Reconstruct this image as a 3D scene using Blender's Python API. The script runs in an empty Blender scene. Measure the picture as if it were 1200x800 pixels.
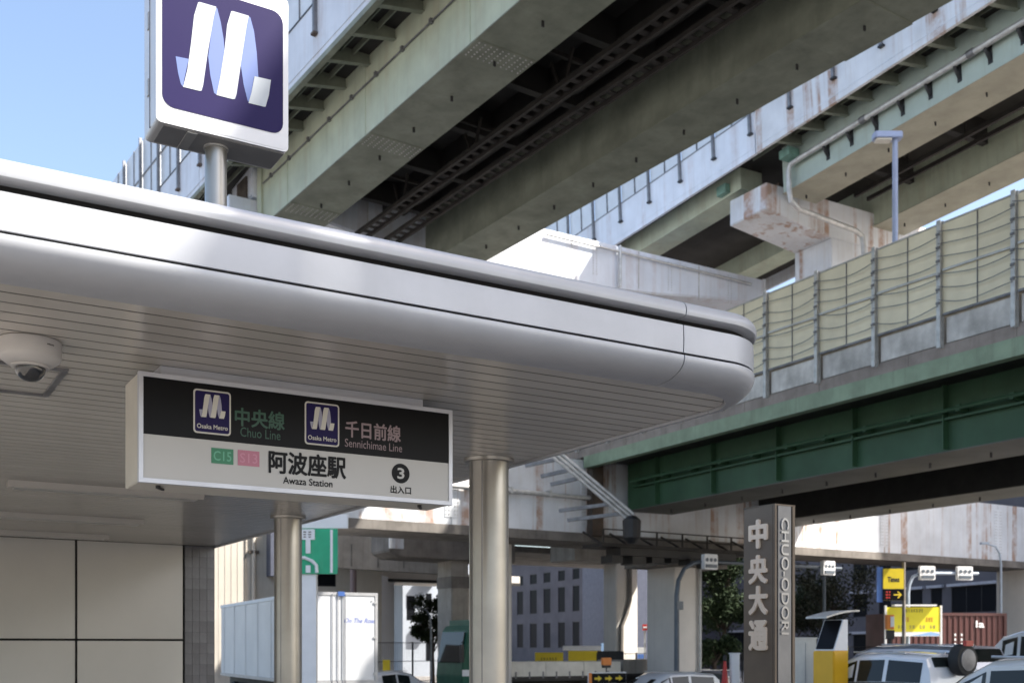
import bpy, math, random
from mathutils import Vector, Matrix, Euler
random.seed(7)
# ------------------------------------------------------------------ camera, sky, sun, exposure
sc = bpy.context.scene
col = sc.collection
F, HZ, CZ = 1280.0, 757.0, 1.6          # focal length in photo pixels, horizon row, eye height
cd = bpy.data.cameras.new('camera'); cam = bpy.data.objects.new('camera', cd); col.objects.link(cam)
cam.location = (0, 0, CZ); cam.rotation_euler = (math.pi/2, 0, 0)
cd.sensor_width = 36; cd.lens = F/1200*36; cd.shift_y = (HZ-400)/1200
cd.clip_start = .1; cd.clip_end = 3000
cd.dof.use_dof = True; cd.dof.focus_distance = 6.2; cd.dof.aperture_fstop = 3.6
sc.camera = cam
TH = math.atan(2120/1280)
D1 = Vector((math.sin(TH), math.cos(TH), 0)); D2 = Vector((-math.cos(TH), math.sin(TH), 0))
SUN = (D1*1.0 - D2*1.05 + Vector((0, 0, 1.63))).normalized()
w = bpy.data.worlds.new('World'); sc.world = w; w.use_nodes = True
nt = w.node_tree; bg = nt.nodes['Background']
sky = nt.nodes.new('ShaderNodeTexSky'); sky.sky_type = 'NISHITA'; sky.sun_disc = False
sky.sun_elevation = math.asin(SUN.z); sky.sun_rotation = math.atan2(SUN.x, SUN.y)
sky.air_density = 1.0; sky.dust_density = 2.8; sky.ozone_density = .30
nt.links.new(sky.outputs[0], bg.inputs[0]); bg.inputs[1].default_value = .15
sl = bpy.data.lights.new('sun', 'SUN'); so = bpy.data.objects.new('sun', sl); col.objects.link(so)
sl.energy = 5.0; sl.angle = math.radians(.53); sl.color = (1, .95, .87)
so.rotation_euler = SUN.to_track_quat('Z', 'Y').to_euler(); so.location = (20, -20, 60)
sc.view_settings.view_transform = 'Standard'; sc.view_settings.look = 'None'
sc.view_settings.gamma = 1; sc.view_settings.use_curve_mapping = False
sc.view_settings.exposure = 1.18
sc.render.engine = 'CYCLES'
sc.cycles.max_bounces = 10; sc.cycles.diffuse_bounces = 6; sc.cycles.glossy_bounces = 5
sc.cycles.sample_clamp_indirect = 6

# ------------------------------------------------------------------ helpers
def ray(px, py): return Vector(((px-600)/F, 1, (HZ-py)/F))
def atY(px, Y, py=None):
    r = ray(px, HZ if py is None else py)*Y; r.z += CZ; return r
def zat(py, Y): return CZ+(HZ-py)*Y/F
def onV(px, py, v):                      # pixel -> (u, z) on the plane at canopy depth v
    r = ray(px, py); t = v/(r.x*D2.x+r.y*D2.y); p = r*t
    return p.x*D1.x+p.y*D1.y, p.z+CZ
def onZ(px, py, z):                      # pixel -> (u, v) on the level z
    Y = (z-CZ)*F/(HZ-py); X = (px-600)/F*Y
    return X*D1.x+Y*D1.y, X*D2.x+Y*D2.y
def uv2w(u, v, z=0): p = D1*u+D2*v; return Vector((p.x, p.y, z))
RC = math.atan2(D1.y, D1.x)              # turn of the canopy frame
def hit(px, P, d):                       # pixel column meets the vertical plane through P along d -> s
    k = (px-600)/F; return (k*P.y-P.x)/(d.x-k*d.y)

M = {}
def mat(name, c, rough=.6, metal=0, var=.12, scale=3.0, streak=0, sc_col=(.05,.045,.04), rust=0, bump=0, spec=.5, c2=None, aniso=False, coat=0, emit=None, bscale=None, objvar=0):
    m = bpy.data.materials.new(name); m.use_nodes = True; n = m.node_tree.nodes; l = m.node_tree.links
    b = n['Principled BSDF']; b.inputs['Roughness'].default_value = rough; b.inputs['Metallic'].default_value = metal
    b.inputs['Specular IOR Level'].default_value = spec
    if coat: b.inputs['Coat Weight'].default_value = coat; b.inputs['Coat Roughness'].default_value = .08
    tc = n.new('ShaderNodeTexCoord')
    def noise(s, detail=5, map_=None, rgh=.6):
        t = n.new('ShaderNodeTexNoise'); t.inputs['Scale'].default_value = s; t.inputs['Detail'].default_value = detail
        t.inputs['Roughness'].default_value = rgh
        if map_:
            mp = n.new('ShaderNodeMapping'); mp.inputs['Scale'].default_value = map_; l.new(tc.outputs['Object'], mp.inputs[0]); l.new(mp.outputs[0], t.inputs[0])
        else: l.new(tc.outputs['Object'], t.inputs[0])
        return t
    def ramp(src, p0, p1, c0=(0,0,0,1), c1=(1,1,1,1)):
        r = n.new('ShaderNodeValToRGB'); r.color_ramp.elements[0].position = p0; r.color_ramp.elements[1].position = p1
        r.color_ramp.elements[0].color = c0; r.color_ramp.elements[1].color = c1; l.new(src, r.inputs[0]); return r
    def mix(fac, a, bb, amt=1.0):
        x = n.new('ShaderNodeMix'); x.data_type = 'RGBA'
        if amt != 1.0:
            mm = n.new('ShaderNodeMath'); mm.operation = 'MULTIPLY'; mm.inputs[1].default_value = amt; l.new(fac, mm.inputs[0]); fac = mm.outputs[0]
        l.new(fac, x.inputs[0])
        for sck, vv in ((x.inputs[6], a), (x.inputs[7], bb)):
            if isinstance(vv, tuple): sck.default_value = vv if len(vv) == 4 else (*vv, 1)
            else: l.new(vv, sck)
        return x.outputs[2]
    c = tuple(c)
    alt = c2 or tuple(max(0, x*(1-2.2*var)) for x in c)
    nz = noise(scale)
    out = mix(ramp(nz.outputs[0], .3, .75).outputs[0], tuple(min(1, x*(1+var*.6)) for x in c), alt)
    if streak:
        s = noise(1.0, 4, (5, 5, .35)); out = mix(ramp(s.outputs[0], .52, .8).outputs[0], out, sc_col, streak)
    if rust:
        s = noise(1.0, 3, (1.7, 1.7, .05)); s2 = noise(2.3, 5)
        ml = n.new('ShaderNodeMath'); ml.operation = 'MULTIPLY'; l.new(ramp(s.outputs[0], .525, .60).outputs[0], ml.inputs[0]); l.new(ramp(s2.outputs[0], .3, .6).outputs[0], ml.inputs[1])
        out = mix(ml.outputs[0], out, (.30, .125, .035), rust)
    if objvar:
        oi = n.new('ShaderNodeObjectInfo'); mr = n.new('ShaderNodeMapRange'); mr.inputs[3].default_value = 1-objvar; mr.inputs[4].default_value = 1+objvar
        l.new(oi.outputs['Random'], mr.inputs[0]); hs_ = n.new('ShaderNodeHueSaturation'); l.new(mr.outputs[0], hs_.inputs['Value']); l.new(out, hs_.inputs['Color']); out = hs_.outputs[0]
    l.new(out, b.inputs['Base Color'])
    if var:
        rr = n.new('ShaderNodeMapRange'); rr.inputs[3].default_value = max(.02, rough*.8); rr.inputs[4].default_value = min(1, rough*1.2); l.new(nz.outputs[0], rr.inputs[0]); l.new(rr.outputs[0], b.inputs['Roughness'])
    if bump:
        t = noise(bscale or scale*14, 4); bp = n.new('ShaderNodeBump'); bp.inputs['Strength'].default_value = bump; bp.inputs['Distance'].default_value = .01
        l.new(t.outputs[0], bp.inputs['Height']); l.new(bp.outputs[0], b.inputs['Normal'])
    M[name] = m; return m
mat('white_steel', (.68,.72,.79), .45, var=.07, scale=.8, streak=.22, sc_col=(.33,.31,.29), rust=.2)
mat('white_rusty', (.68,.70,.73), .5, var=.1, scale=.7, streak=.3, sc_col=(.38,.30,.21), rust=.75, objvar=0.05)
mat('pale_green', (.50,.55,.43), .5, var=.10, scale=.9, streak=.4, sc_col=(.26,.27,.19), rust=.12)
mat('flange_dark', (.11,.112,.095), .6, var=.15, scale=.5)
mat('flange_pale', (.37,.36,.285), .6, var=.12, scale=.9, streak=.25, sc_col=(.2,.19,.15))  # ramp undersides; a lighter base stands in for the extra light they get
mat('flange_green', (.235,.255,.20), .6, var=.18, scale=1.1, streak=.35, sc_col=(.09,.095,.075))  # girder undersides; their shade is put into a darker green, streaks are grime
mat('teal_green', (.42,.50,.45), .5, var=.1, scale=.6, streak=.4, sc_col=(.3,.3,.22))
mat('deep_green', (.035,.095,.045), .6, var=.15, scale=.7, streak=.35, sc_col=(.03,.05,.03))
mat('edge_green', (.27,.36,.25), .55, var=.15, scale=1.2, streak=.5, sc_col=(.12,.14,.1))
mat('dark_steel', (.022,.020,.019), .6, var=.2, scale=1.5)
mat('slab_under', (.030,.028,.026), .8, var=.2, scale=1)  # near-black base carries the shade between the girders
mat('walk_steel', (.030,.025,.022), .75, var=.25, scale=2)
mat('brown_steel', (.085,.068,.056), .7, var=.25, scale=2, rust=.15)
mat('galv', (.55,.55,.54), .42, .35, var=.15, scale=4)
mat('galv_dark', (.22,.22,.23), .45, .5, var=.2, scale=4)
mat('black_metal', (.018,.018,.02), .5, var=.1)
mat('concrete', (.36,.33,.29), .85, var=.16, scale=1.2, streak=.45, sc_col=(.13,.11,.09), bump=.25)
mat('concrete_pink', (.34,.30,.275), .85, var=.16, scale=1.5, streak=.55, sc_col=(.14,.12,.11), bump=.2)
mat('concrete_dark', (.20,.18,.16), .85, var=.2, scale=1.2, streak=.5, bump=.2)
mat('cover_plate', (.66,.65,.63), .55, .1, var=.22, scale=1.4, streak=.3, sc_col=(.3,.28,.25), objvar=0.12)
mat('sound_panel', (.82,.77,.59), .6, var=.06, scale=1.5, objvar=0.07)
mat('clear_panel', (.66,.70,.74), .25, var=.08, scale=1, objvar=0.08)
mat('satin_alu', (.42,.43,.455), .40, .15, var=.05, scale=2.5, streak=.14, sc_col=(.25,.24,.23), bump=.03)
mat('soffit', (.56,.525,.475), .24, .25, var=.05, scale=1.2, objvar=0.035)
mat('gap_black', (.006,.006,.006), .9, var=0)
mat('steel_column', (.40,.38,.345), .33, .75, var=.08, scale=2.5)
mat('wall_panel', (.58,.56,.515), .35, var=.04, scale=.7, objvar=0.02)
mat('tile_grey', (.15,.15,.165), .3, var=.2, scale=2.2, objvar=0.18)
mat('grout', (.07,.07,.075), .9)
mat('sign_white', (.46,.445,.42), .4, var=.02, scale=.8)
mat('sign_frame', (.55,.56,.60), .4, .35, var=.05, scale=3)
mat('sign_side', (.58,.55,.48), .5, var=.05)
mat('sign_black', (.006,.006,.007), .35, var=0, spec=.12)
mat('navy', (.016,.011,.065), .4, var=.0, spec=.12)
mat('emb_white', (.40,.43,.46), .5, var=.03, scale=8)
mat('emb_blue', (.085,.135,.34), .45, var=.03)
mat('emb_grey', (.30,.29,.38), .5, var=0)
mat('emb_ivory', (.55,.52,.46), .5, var=0)
mat('txt_green', (.012,.062,.036), .4, var=0)
mat('txt_pink', (.24,.17,.18), .4, var=.0)
mat('tag_green', (.015,.17,.075), .4, var=0)
mat('tag_pink', (.42,.14,.20), .4, var=0)
mat('tag_txt_g', (.10,.36,.22), .4, var=0)
mat('tag_txt_p', (.50,.20,.27), .4, var=0)
mat('cab_white', (.72,.72,.73), .35, var=.05, scale=2, streak=.1, sc_col=(.4,.4,.4))
mat('cab_under', (.32,.32,.33), .5, var=.1)
mat('cctv', (.50,.48,.46), .4, var=.03)
mat('dome', (.015,.015,.016), .05, var=0, coat=1)
mat('pylon', (.16,.12,.085), .5, .2, var=.12, scale=1.3, streak=.2, sc_col=(.2,.17,.14))
mat('pylon_dark', (.03,.028,.027), .45, .3)
mat('pylon_steel', (.20,.20,.205), .38, .5, var=.1, scale=2)
mat('letter_ivory', (.80,.64,.48), .5, var=.04)
mat('letter_steel', (.32,.32,.33), .3, .7, var=.05)
mat('asphalt', (.085,.084,.084), .9, var=.2, scale=.6, bump=.3)
mat('paving', (.33,.305,.275), .85, var=.12, scale=.8, bump=.2)
mat('ground', (.30,.28,.26), .9, var=.2, scale=.3)
mat('line_white', (.62,.62,.60), .7, var=.15, scale=3)
mat('car_white', (.70,.71,.73), .22, var=.02, coat=.8)
mat('car_ivory', (.68,.66,.60), .25, var=.02, coat=.8)
mat('car_silver', (.40,.39,.42), .25, .5, var=.02, coat=.8)
mat('glass_dark', (.012,.016,.016), .04, var=0, spec=.35)
mat('glass_green', (.16,.25,.21), .05, var=0, spec=.35)
mat('rubber', (.018,.018,.018), .7, var=.1)
mat('rim', (.45,.45,.47), .3, .7)
mat('red_lamp', (.40,.02,.02), .25, var=0)
mat('orange_plastic', (.75,.22,.03), .4, var=.05)
mat('truck_green', (.018,.105,.066), .4, var=.1, spec=.3)
mat('trailer_white', (.62,.63,.65), .42, .15, var=.05, scale=1.2, streak=.15, sc_col=(.4,.4,.4))  # rear doors; their shade is put into a greyer white
mat('trailer_side', (.82,.80,.77), .5, var=.04, scale=1)  # trailer side; its brightness is put into a lighter, warmer white
mat('trailer_trim', (.50,.50,.51), .4, .5, var=.1)
mat('blue_txt', (.06,.11,.42), .5, var=0)
mat('blue_plastic', (.05,.12,.36), .5)
mat('gate_cream', (.74,.70,.62), .5, var=.1, scale=2, streak=.2, sc_col=(.3,.25,.2))
mat('road_green', (.02,.40,.20), .5, var=.12, scale=1.5, streak=.2, sc_col=(.25,.55,.35))
mat('sheet_white', (.78,.78,.78), .5, var=.03)
mat('sign_yellow', (.72,.55,.02), .45, var=.05)
mat('bright_yellow', (.82,.72,.03), .45, var=.03)
mat('kiosk_shaded', (.72,.40,.015), .4, var=.04)  # yellow paint of the shaded face, shade put into the colour
mat('kiosk_sunlit', (.78,.58,.02), .4, var=.04)  # same paint on the sunny side, sunlight put into the colour
mat('arrow_yellow', (.75,.55,.03), .5, var=0)
mat('light_blue', (.30,.47,.75), .5, var=.05)
mat('sky_blue', (.10,.22,.60), .5, var=.05)
mat('red_paint', (.50,.03,.025), .5, var=.05)
mat('container', (.075,.020,.017), .55, var=.15, scale=1.2, streak=.3, objvar=0.06)
mat('build_slate', (.075,.07,.085), .75, var=.12, scale=.5, bump=.1)
mat('build_grey', (.10,.095,.108), .75, var=.12, scale=.4, bump=.1)
mat('build_pale', (.42,.46,.52), .8, var=.08, scale=.3, streak=.15, sc_col=(.25,.25,.26))
mat('build_cream', (.58,.53,.46), .8, var=.07, scale=.5, streak=.2, sc_col=(.3,.26,.2))
mat('build_white', (.70,.70,.72), .7, var=.04, scale=.4)
mat('build_navy', (.09,.10,.14), .7, var=.1)
mat('window_glass', (.012,.013,.016), .3, var=.0, spec=.02)
mat('lintel', (.42,.42,.46), .6)
mat('pier_cream', (.68,.64,.59), .7, var=.07, scale=.6, streak=.15, sc_col=(.35,.31,.27))
mat('pole_pink', (.30,.22,.22), .5, var=.12, scale=1)
mat('pole_blue', (.38,.44,.52), .4, .3, var=.08)
mat('pole_slate', (.10,.12,.145), .45, .2)
mat('bark', (.07,.05,.038), .9, var=.25, scale=6, bump=.5)
mat('leaf', (.020,.038,.017), .7, var=.4, scale=1.6, c2=(.042,.058,.026), spec=.2)
mat('leaf_dry', (.036,.038,.026), .8, var=.4, scale=1.6, c2=(.022,.026,.016), spec=.2)
mat('lamp_lens', (.65,.62,.52), .3, var=.05)
mat('lamp_blue', (.33,.40,.58), .4, .2, var=.06)
mat('patina', (.20,.36,.30), .6, var=.2, scale=3)
mat('plywood', (.52,.33,.19), .7, var=.1)

class MB:
    def __init__(s): s.v = []; s.f = []
    def add(s, vs, fs): o = len(s.v); s.v += [tuple(x) for x in vs]; s.f += [tuple(i+o for i in q) for q in fs]; return s
    def box(s, x0, x1, y0, y1, z0, z1):
        return s.add([(x0,y0,z0),(x1,y0,z0),(x1,y1,z0),(x0,y1,z0),(x0,y0,z1),(x1,y0,z1),(x1,y1,z1),(x0,y1,z1)],
              [(0,3,2,1),(4,5,6,7),(0,1,5,4),(1,2,6,5),(2,3,7,6),(3,0,4,7)])
    def rbox(s, x0, x1, y0, y1, z0, z1, r, ax='z', n=3):   # box with rounded edges round one axis
        a = {'x': (y0,y1,z0,z1,x0,x1), 'y': (x0,x1,z0,z1,y0,y1), 'z': (x0,x1,y0,y1,z0,z1)}[ax]
        poly = []
        for cx, cy, a0 in ((a[1]-r,a[3]-r,0),(a[0]+r,a[3]-r,90),(a[0]+r,a[2]+r,180),(a[1]-r,a[2]+r,270)):
            for k in range(n+1): t = math.radians(a0+90*k/n); poly.append((cx+r*math.cos(t), cy+r*math.sin(t)))
        return s.prism(poly, ax, a[4], a[5])
    def prism(s, poly, ax, a, b):
        n = len(poly)
        if ax == 'x': g = lambda p, c: (c, p[0], p[1])
        elif ax == 'y': g = lambda p, c: (p[0], c, p[1])
        else: g = lambda p, c: (p[0], p[1], c)
        vs = [g(p, a) for p in poly]+[g(p, b) for p in poly]
        fs = [tuple(range(n-1,-1,-1)), tuple(range(n,2*n))]+[(i,(i+1)%n,(i+1)%n+n,i+n) for i in range(n)]
        return s.add(vs, fs)
    def bar(s, p, q, w_, h_=None, up=(0,0,1)):
        h_ = w_ if h_ is None else h_
        p, q = Vector(p), Vector(q); d = (q-p).normalized(); u = Vector(up)
        if abs(d.dot(u)) > .98: u = Vector((1,0,0))
        a = d.cross(u).normalized(); b = a.cross(d).normalized(); vs = []
        for c in (p, q):
            for i, j in ((-1,-1),(1,-1),(1,1),(-1,1)): vs.append(c+a*(i*w_/2)+b*(j*h_/2))
        return s.add(vs, [(0,3,2,1),(4,5,6,7),(0,1,5,4),(1,2,6,5),(2,3,7,6),(3,0,4,7)])
    def tube(s, pts, r, n=8, r2=None):
        pts = [Vector(p) for p in pts]; rings = []; N = len(pts); prev = None
        for i, p in enumerate(pts):
            d = (pts[min(i+1,N-1)]-pts[max(i-1,0)]).normalized()
            u = prev if prev is not None else (Vector((0,0,1)) if abs(d.z) < .9 else Vector((1,0,0)))
            a = d.cross(u).normalized(); b = a.cross(d).normalized(); prev = b
            rr = r if r2 is None else r+(r2-r)*i/(N-1)
            rings.append([p+a*(rr*math.cos(2*math.pi*k/n))+b*(rr*math.sin(2*math.pi*k/n)) for k in range(n)])
        return s.loft(rings)
    def loft(s, rings, closed=True, cap=True):
        n = len(rings[0]); vs = [v for r in rings for v in r]; fs = []
        for i in range(len(rings)-1):
            for k in range(n if closed else n-1):
                k2 = (k+1) % n; fs.append((i*n+k, i*n+k2, (i+1)*n+k2, (i+1)*n+k))
        if cap and closed: fs += [tuple(range(n-1,-1,-1)), tuple(range((len(rings)-1)*n, len(rings)*n))]
        return s.add(vs, fs)
    def lathe(s, prof, cx=0, cy=0, n=24):
        rings = [[(cx+r*math.cos(2*math.pi*k/n), cy+r*math.sin(2*math.pi*k/n), z) for k in range(n)] for r, z in prof]
        return s.loft(rings)
    def build(s, name, m, parent=None, smooth=False, kind=None, bevel=0):
        me = bpy.data.meshes.new(name); off = OFF.get(parent.name, (0,0,0)) if parent else (0,0,0)
        if parent is not None and parent.type == 'MESH': off = OFFM.get(parent.name, off)
        me.from_pydata([(a-off[0], b-off[1], c-off[2]) for a, b, c in s.v], [], s.f); me.update()
        return link(name, me, m, parent, smooth, kind, bevel, off)
OFF = {}; OFFM = {}
def link(name, me, m, parent=None, smooth=False, kind=None, bevel=0, off=(0,0,0)):
    import bmesh
    bm = bmesh.new(); bm.from_mesh(me); bmesh.ops.recalc_face_normals(bm, faces=bm.faces)
    if bevel: bmesh.ops.bevel(bm, geom=list(bm.edges), offset=bevel, segments=2, affect='EDGES', clamp_overlap=True)
    bm.to_mesh(me); bm.free()
    if smooth:
        me.shade_smooth()
        try: me.set_sharp_from_angle(angle=math.radians(38))
        except Exception: pass
    me.materials.append(M[m] if isinstance(m, str) else m)
    o = bpy.data.objects.new(name, me); col.objects.link(o)
    if parent is not None: o.parent = parent; OFFM[o.name] = off
    if kind: o['kind'] = kind
    return o
def tag(o, label=None, cat=None, group=None, kind=None):
    for k, v in (('label',label),('category',cat),('group',group),('kind',kind)):
        if v: o[k] = v
    return o
def thing(name, label, cat, loc=(0,0,0), rz=0, off=(0,0,0), group=None, pitch=0):
    o = bpy.data.objects.new(name, None); col.objects.link(o); o.empty_display_size = .3
    o.location = loc; o.rotation_euler = (pitch, 0, rz); OFF[o.name] = off
    return tag(o, label, cat, group)
def cthing(name, label, cat, u, v, z=0, group=None):     # a thing in the canopy's frame; its parts use (u, v, z)
    return thing(name, label, cat, uv2w(u, v, z), RC, (u, v, z), group)
def dup(o, parent=None, loc=None, label=None):
    c = o.copy(); col.objects.link(c)
    if parent is not None: c.parent = parent
    if loc is not None: c.location = loc
    if label: c['label'] = label
    for ch in o.children: dup(ch, c)
    return c
def rep(o, locs):                        # more copies of one part, sharing its mesh
    for p in locs:
        c = o.copy(); col.objects.link(c); c.location = Vector(o.location)+Vector(p)
TCACHE = {}
def text_raw(body, shear=0):
    k = (body, shear)
    if k in TCACHE: return TCACHE[k]
    c = bpy.data.curves.new('lettering', 'FONT'); c.body = body; c.shear = shear; c.resolution_u = 3
    o = bpy.data.objects.new('lettering', c); col.objects.link(o); bpy.context.view_layer.update()
    me = bpy.data.meshes.new_from_object(o.evaluated_get(bpy.context.evaluated_depsgraph_get()))
    vs = [tuple(v.co) for v in me.vertices]; fs = [tuple(p.vertices) for p in me.polygons]
    bpy.data.objects.remove(o); bpy.data.curves.remove(c); bpy.data.meshes.remove(me)
    xs = [v[0] for v in vs]; ys = [v[1] for v in vs]; x0, x1, y0, y1 = min(xs), max(xs), min(ys), max(ys)
    r = ([((x-x0)/(x1-x0)-.5, (y-y0)/(y1-y0)-.5) for x, y, z in vs], fs, (x1-x0)/(y1-y0)); TCACHE[k] = r; return r
def text(body, m, parent, fn, cw, ch, bold=.0, name='lettering', thick=0, shear=0):
    """fn(a, b, d) maps face coordinates a (right), b (up), d (out) to the parent's frame; bold = stroke growth as a share of the height"""
    v, f, asp = text_raw(body, shear); mb = MB(); e = bold*ch; cw -= 2*e; ch -= 2*e; n = len(v)
    dirs = [(0, 0)]+([(e*math.cos(t), e*math.sin(t)) for t in [math.pi/4+math.pi/2*k for k in range(4)]]+[(e, 0), (-e, 0), (0, e), (0, -e)] if bold else [])
    ed = {}
    for q in f:
        for i in range(len(q)): ed[(q[i], q[(i+1) % len(q)])] = 1
    for j, (dx, dy) in enumerate(dirs):
        lift = (thick or .002)+j*.00005
        if not thick: mb.add([fn(a*cw+dx, b*ch+dy, lift) for a, b in v], f)
        else:
            sides = [(b, a, a+n, b+n) for (a, b) in ed if (b, a) not in ed]
            mb.add([fn(a*cw+dx, b*ch+dy, lift) for a, b in v]+[fn(a*cw+dx, b*ch+dy, 0) for a, b in v], f+sides)
    me = bpy.data.meshes.new(name); off = OFF.get(parent.name) or OFFM.get(parent.name, (0,0,0))
    me.from_pydata([(a-off[0], b-off[1], c-off[2]) for a, b, c in mb.v], [], mb.f); me.update()
    me.materials.append(M[m]); o = bpy.data.objects.new(name, me); col.objects.link(o); o.parent = parent; OFFM[o.name] = off
    return o

# ------------------------------------------------------------------ ground, road, pavement
GL0, GL1 = -.11, -.80                    # the street falls away beyond the station
def gv(v): return GL0+(GL1-GL0)*min(1, max(0, (v-20)/11))
def gz(p): return gv(p[0]*D2.x+p[1]*D2.y)
def sheet(name, u0, u1, v0, v1, dz, m):
    vs = sorted({v0, v1}|{q for q in (20, 31) if v0 < q < v1}); mb = MB()
    for a, b in zip(vs, vs[1:]): mb.add([(u0,a,gv(a)+dz),(u1,a,gv(a)+dz),(u1,b,gv(b)+dz),(u0,b,gv(b)+dz)], [(0,1,2,3)])
    o = mb.build(name, m); o['kind'] = 'structure'; o.rotation_euler = (0,0,RC); return o
sheet('ground', -1500, 1500, -1500, 1500, -.008, 'ground')
sheet('road', 5.2, 34, -120, 400, 0, 'asphalt')
sheet('cross_road', -200, 300, 31.5, 54, .004, 'asphalt')
pv = MB().box(-30, 5.0, -40, 19.5, -.3, 0).build('pavement', 'paving'); pv['kind'] = 'structure'; pv.rotation_euler = (0,0,RC)
for k in range(23):
    kb = MB().box(5.005, 5.195, -38+k*2.5, -38+k*2.5+2.49, -.3, .01).build('kerb_stone', 'concrete', pv)
for k in range(6): sheet('lane_marking', 12.0, 12.15, -30+k*8, -30+k*8+5, .004, 'line_white')

# ------------------------------------------------------------------ station entrance with its canopy
ZC = 3.0; VF = 4.60; UR = 4.36; CR = .36; USM = 3.66; SIDE = .30; UL = -2.6; VB = 15.27
st = cthing('station_entrance', 'white metal subway entrance canopy with rounded edge, slatted soffit and panelled back wall', 'station entrance', 3.0, 15.3)
cx, cy = UR-CR, VF+CR
def path(o, seg):                        # plan outline of the edge, offset o outwards; seg picks a stretch
    if seg == 'front': return [(UL, VF-o), (USM, VF-o)]
    if seg == 'corner':
        out = [(USM+.003, VF-o), ((USM+cx)/2, VF-o)]
        for k in range(21):
            t = math.pi/2*k/20; oo = o*(1-(1-SIDE)*(.5-.5*math.cos(2*t))**.75)
            out.append((cx+(CR+oo)*math.sin(t), cy-(CR+oo)*math.cos(t)))
        return out
    a, b = seg; return [(UR+o*SIDE, a), (UR+o*SIDE, b)]
def sweep(name, prof, seg, m, shrink=.004):
    rings = []
    n = len(path(0, seg))
    for i in range(n):
        ring = []
        for o, z in prof:
            p = path(o, seg)[i]
            if seg == 'front' and i == n-1: p = (p[0]-shrink, p[1])
            ring.append((p[0], p[1], z))
        rings.append(ring)
    return MB().loft(rings).build(name, m, st, smooth=True)
def arc(c, r, a0, a1, n): return [(c[0]+r[0]*math.cos(math.radians(a0+(a1-a0)*k/n)), c[1]+r[1]*math.sin(math.radians(a0+(a1-a0)*k/n))) for k in range(n+1)]
bull = [(0, 3.03), (0, 2.998), (.012, 2.986)]+arc((.07, 3.085), (.185, .099), -90, 0, 12)+[(.254, 3.096), (.2, 3.096)]
fasc = [(.2, 3.111), (.246, 3.111), (.249, 3.18), (.246, 3.252), (.2, 3.252)]
gapp = [(.05, 3.05), (.232, 3.085), (.232, 3.115), (.19, 3.125), (.19, 3.305), (.05, 3.305)]
rim = [(.10, 3.294), (.255, 3.294), (.266, 3.301), (.270, 3.318)]+arc((.215, 3.322), (.055, .055), 0, 90, 6)+[(.10, 3.384), (.10, 3.35)]
segs = ['front', 'corner', (cy+.006, 10.0), (10.006, VB+.3)]
for sg in segs:
    sweep('recess_strip', gapp, sg, 'gap_black', 0)
    sweep('bullnose', bull, sg, 'satin_alu'); sweep('fascia_panel', fasc, sg, 'satin_alu'); sweep('roof_rim', rim, sg, 'satin_alu')
poly = [(UL, VF-.1)]+[p for p in path(.1, 'corner')]+[(UR+.1, VB+.3), (UL, VB+.3)]
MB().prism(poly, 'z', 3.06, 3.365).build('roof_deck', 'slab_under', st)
# soffit slats, one object each
SW = .1395; k = 0; v = VF+.004
MB().prism([(UL, VF+.01), (cx, VF+.01)]+[(cx+(CR-.01)*math.sin(t), cy-(CR-.01)*math.cos(t)) for t in [math.pi/2*j/12 for j in range(1, 13)]]+[(UR-.01, VB), (UL, VB)], 'z', 3.0016, 3.05).build('soffit_backing', 'gap_black', st)
def uend(v): return UR-.006 if v >= cy else cx-.006+math.sqrt(max(0, CR*CR-(cy-v)**2))
while v < VB-.02:
    a, b = v, min(v+SW-.015, VB-.004)
    ys = [a+(b-a)*j/3 for j in range(4)] if a < cy else [a, b]
    pl = [(UL, a)]+[(uend(y), y) for y in ys]+[(UL, b)]
    MB().prism(pl, 'z', ZC, 3.02).build('soffit_slat', 'soffit', st); v += SW
# back wall: panels, tiles
MB().box(UL, UR-.01, VB+.03, VB+.29, 0, 3.059).build('wall_core', 'gap_black', st)
rows = [(.03, .375), (.405, 1.675), (1.705, 2.995)]
for z0, z1 in rows:
    u1 = 3.905
    while u1 > UL:
        MB().box(max(UL, u1-1.37), u1, VB, VB+.028, z0, z1).build('wall_panel', 'wall_panel', st, bevel=.003); u1 -= 1.40
tw = (UR-.02-3.935)/4; th = .1495
t0 = None
MB().box(3.93, UR-.012, VB+.004, VB+.029, 0, 2.997).build('grout_bed', 'grout', st)
for i in range(4):
    for j in range(20):
        x0 = 3.935+i*tw; z0 = 2.995-(j+1)*th
        if t0 is None: t0 = MB().box(x0+.002, x0+tw-.002, VB-.004, VB+.01, z0+.002, z0+th-.002).build('tile', 'tile_grey', st)
        else: rep(t0, [(i*tw, 0, -j*th)])
# columns
for (cu, cv) in ((4.085, 7.10), (4.03, 11.36), (4.03, 15.0)):
    if cv > 14: continue
    c = MB().lathe([(.148, 0), (.148, 2.985)], cu, cv, 40).build('column', 'steel_column', st, smooth=True)
    MB().lathe([(.150, 2.972), (.186, 2.976), (.188, 2.9985), (.150, 2.9985)], cu, cv, 40).build('collar', 'steel_column', c, smooth=True)
    MB().lathe([(.150, 0.0), (.20, .0), (.20, .02), (.150, .03)], cu, cv, 32).build('base_ring', 'steel_column', c, smooth=True)
    a = math.radians(212)
    for a in (math.radians(213-31), math.radians(251-31)):
        MB().box(cu+.1475*math.cos(a)-.003, cu+.1475*math.cos(a)+.003, cv+.1475*math.sin(a)-.003, cv+.1475*math.sin(a)+.003, .02, 2.97).build('seam', 'galv_dark', c)
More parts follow.
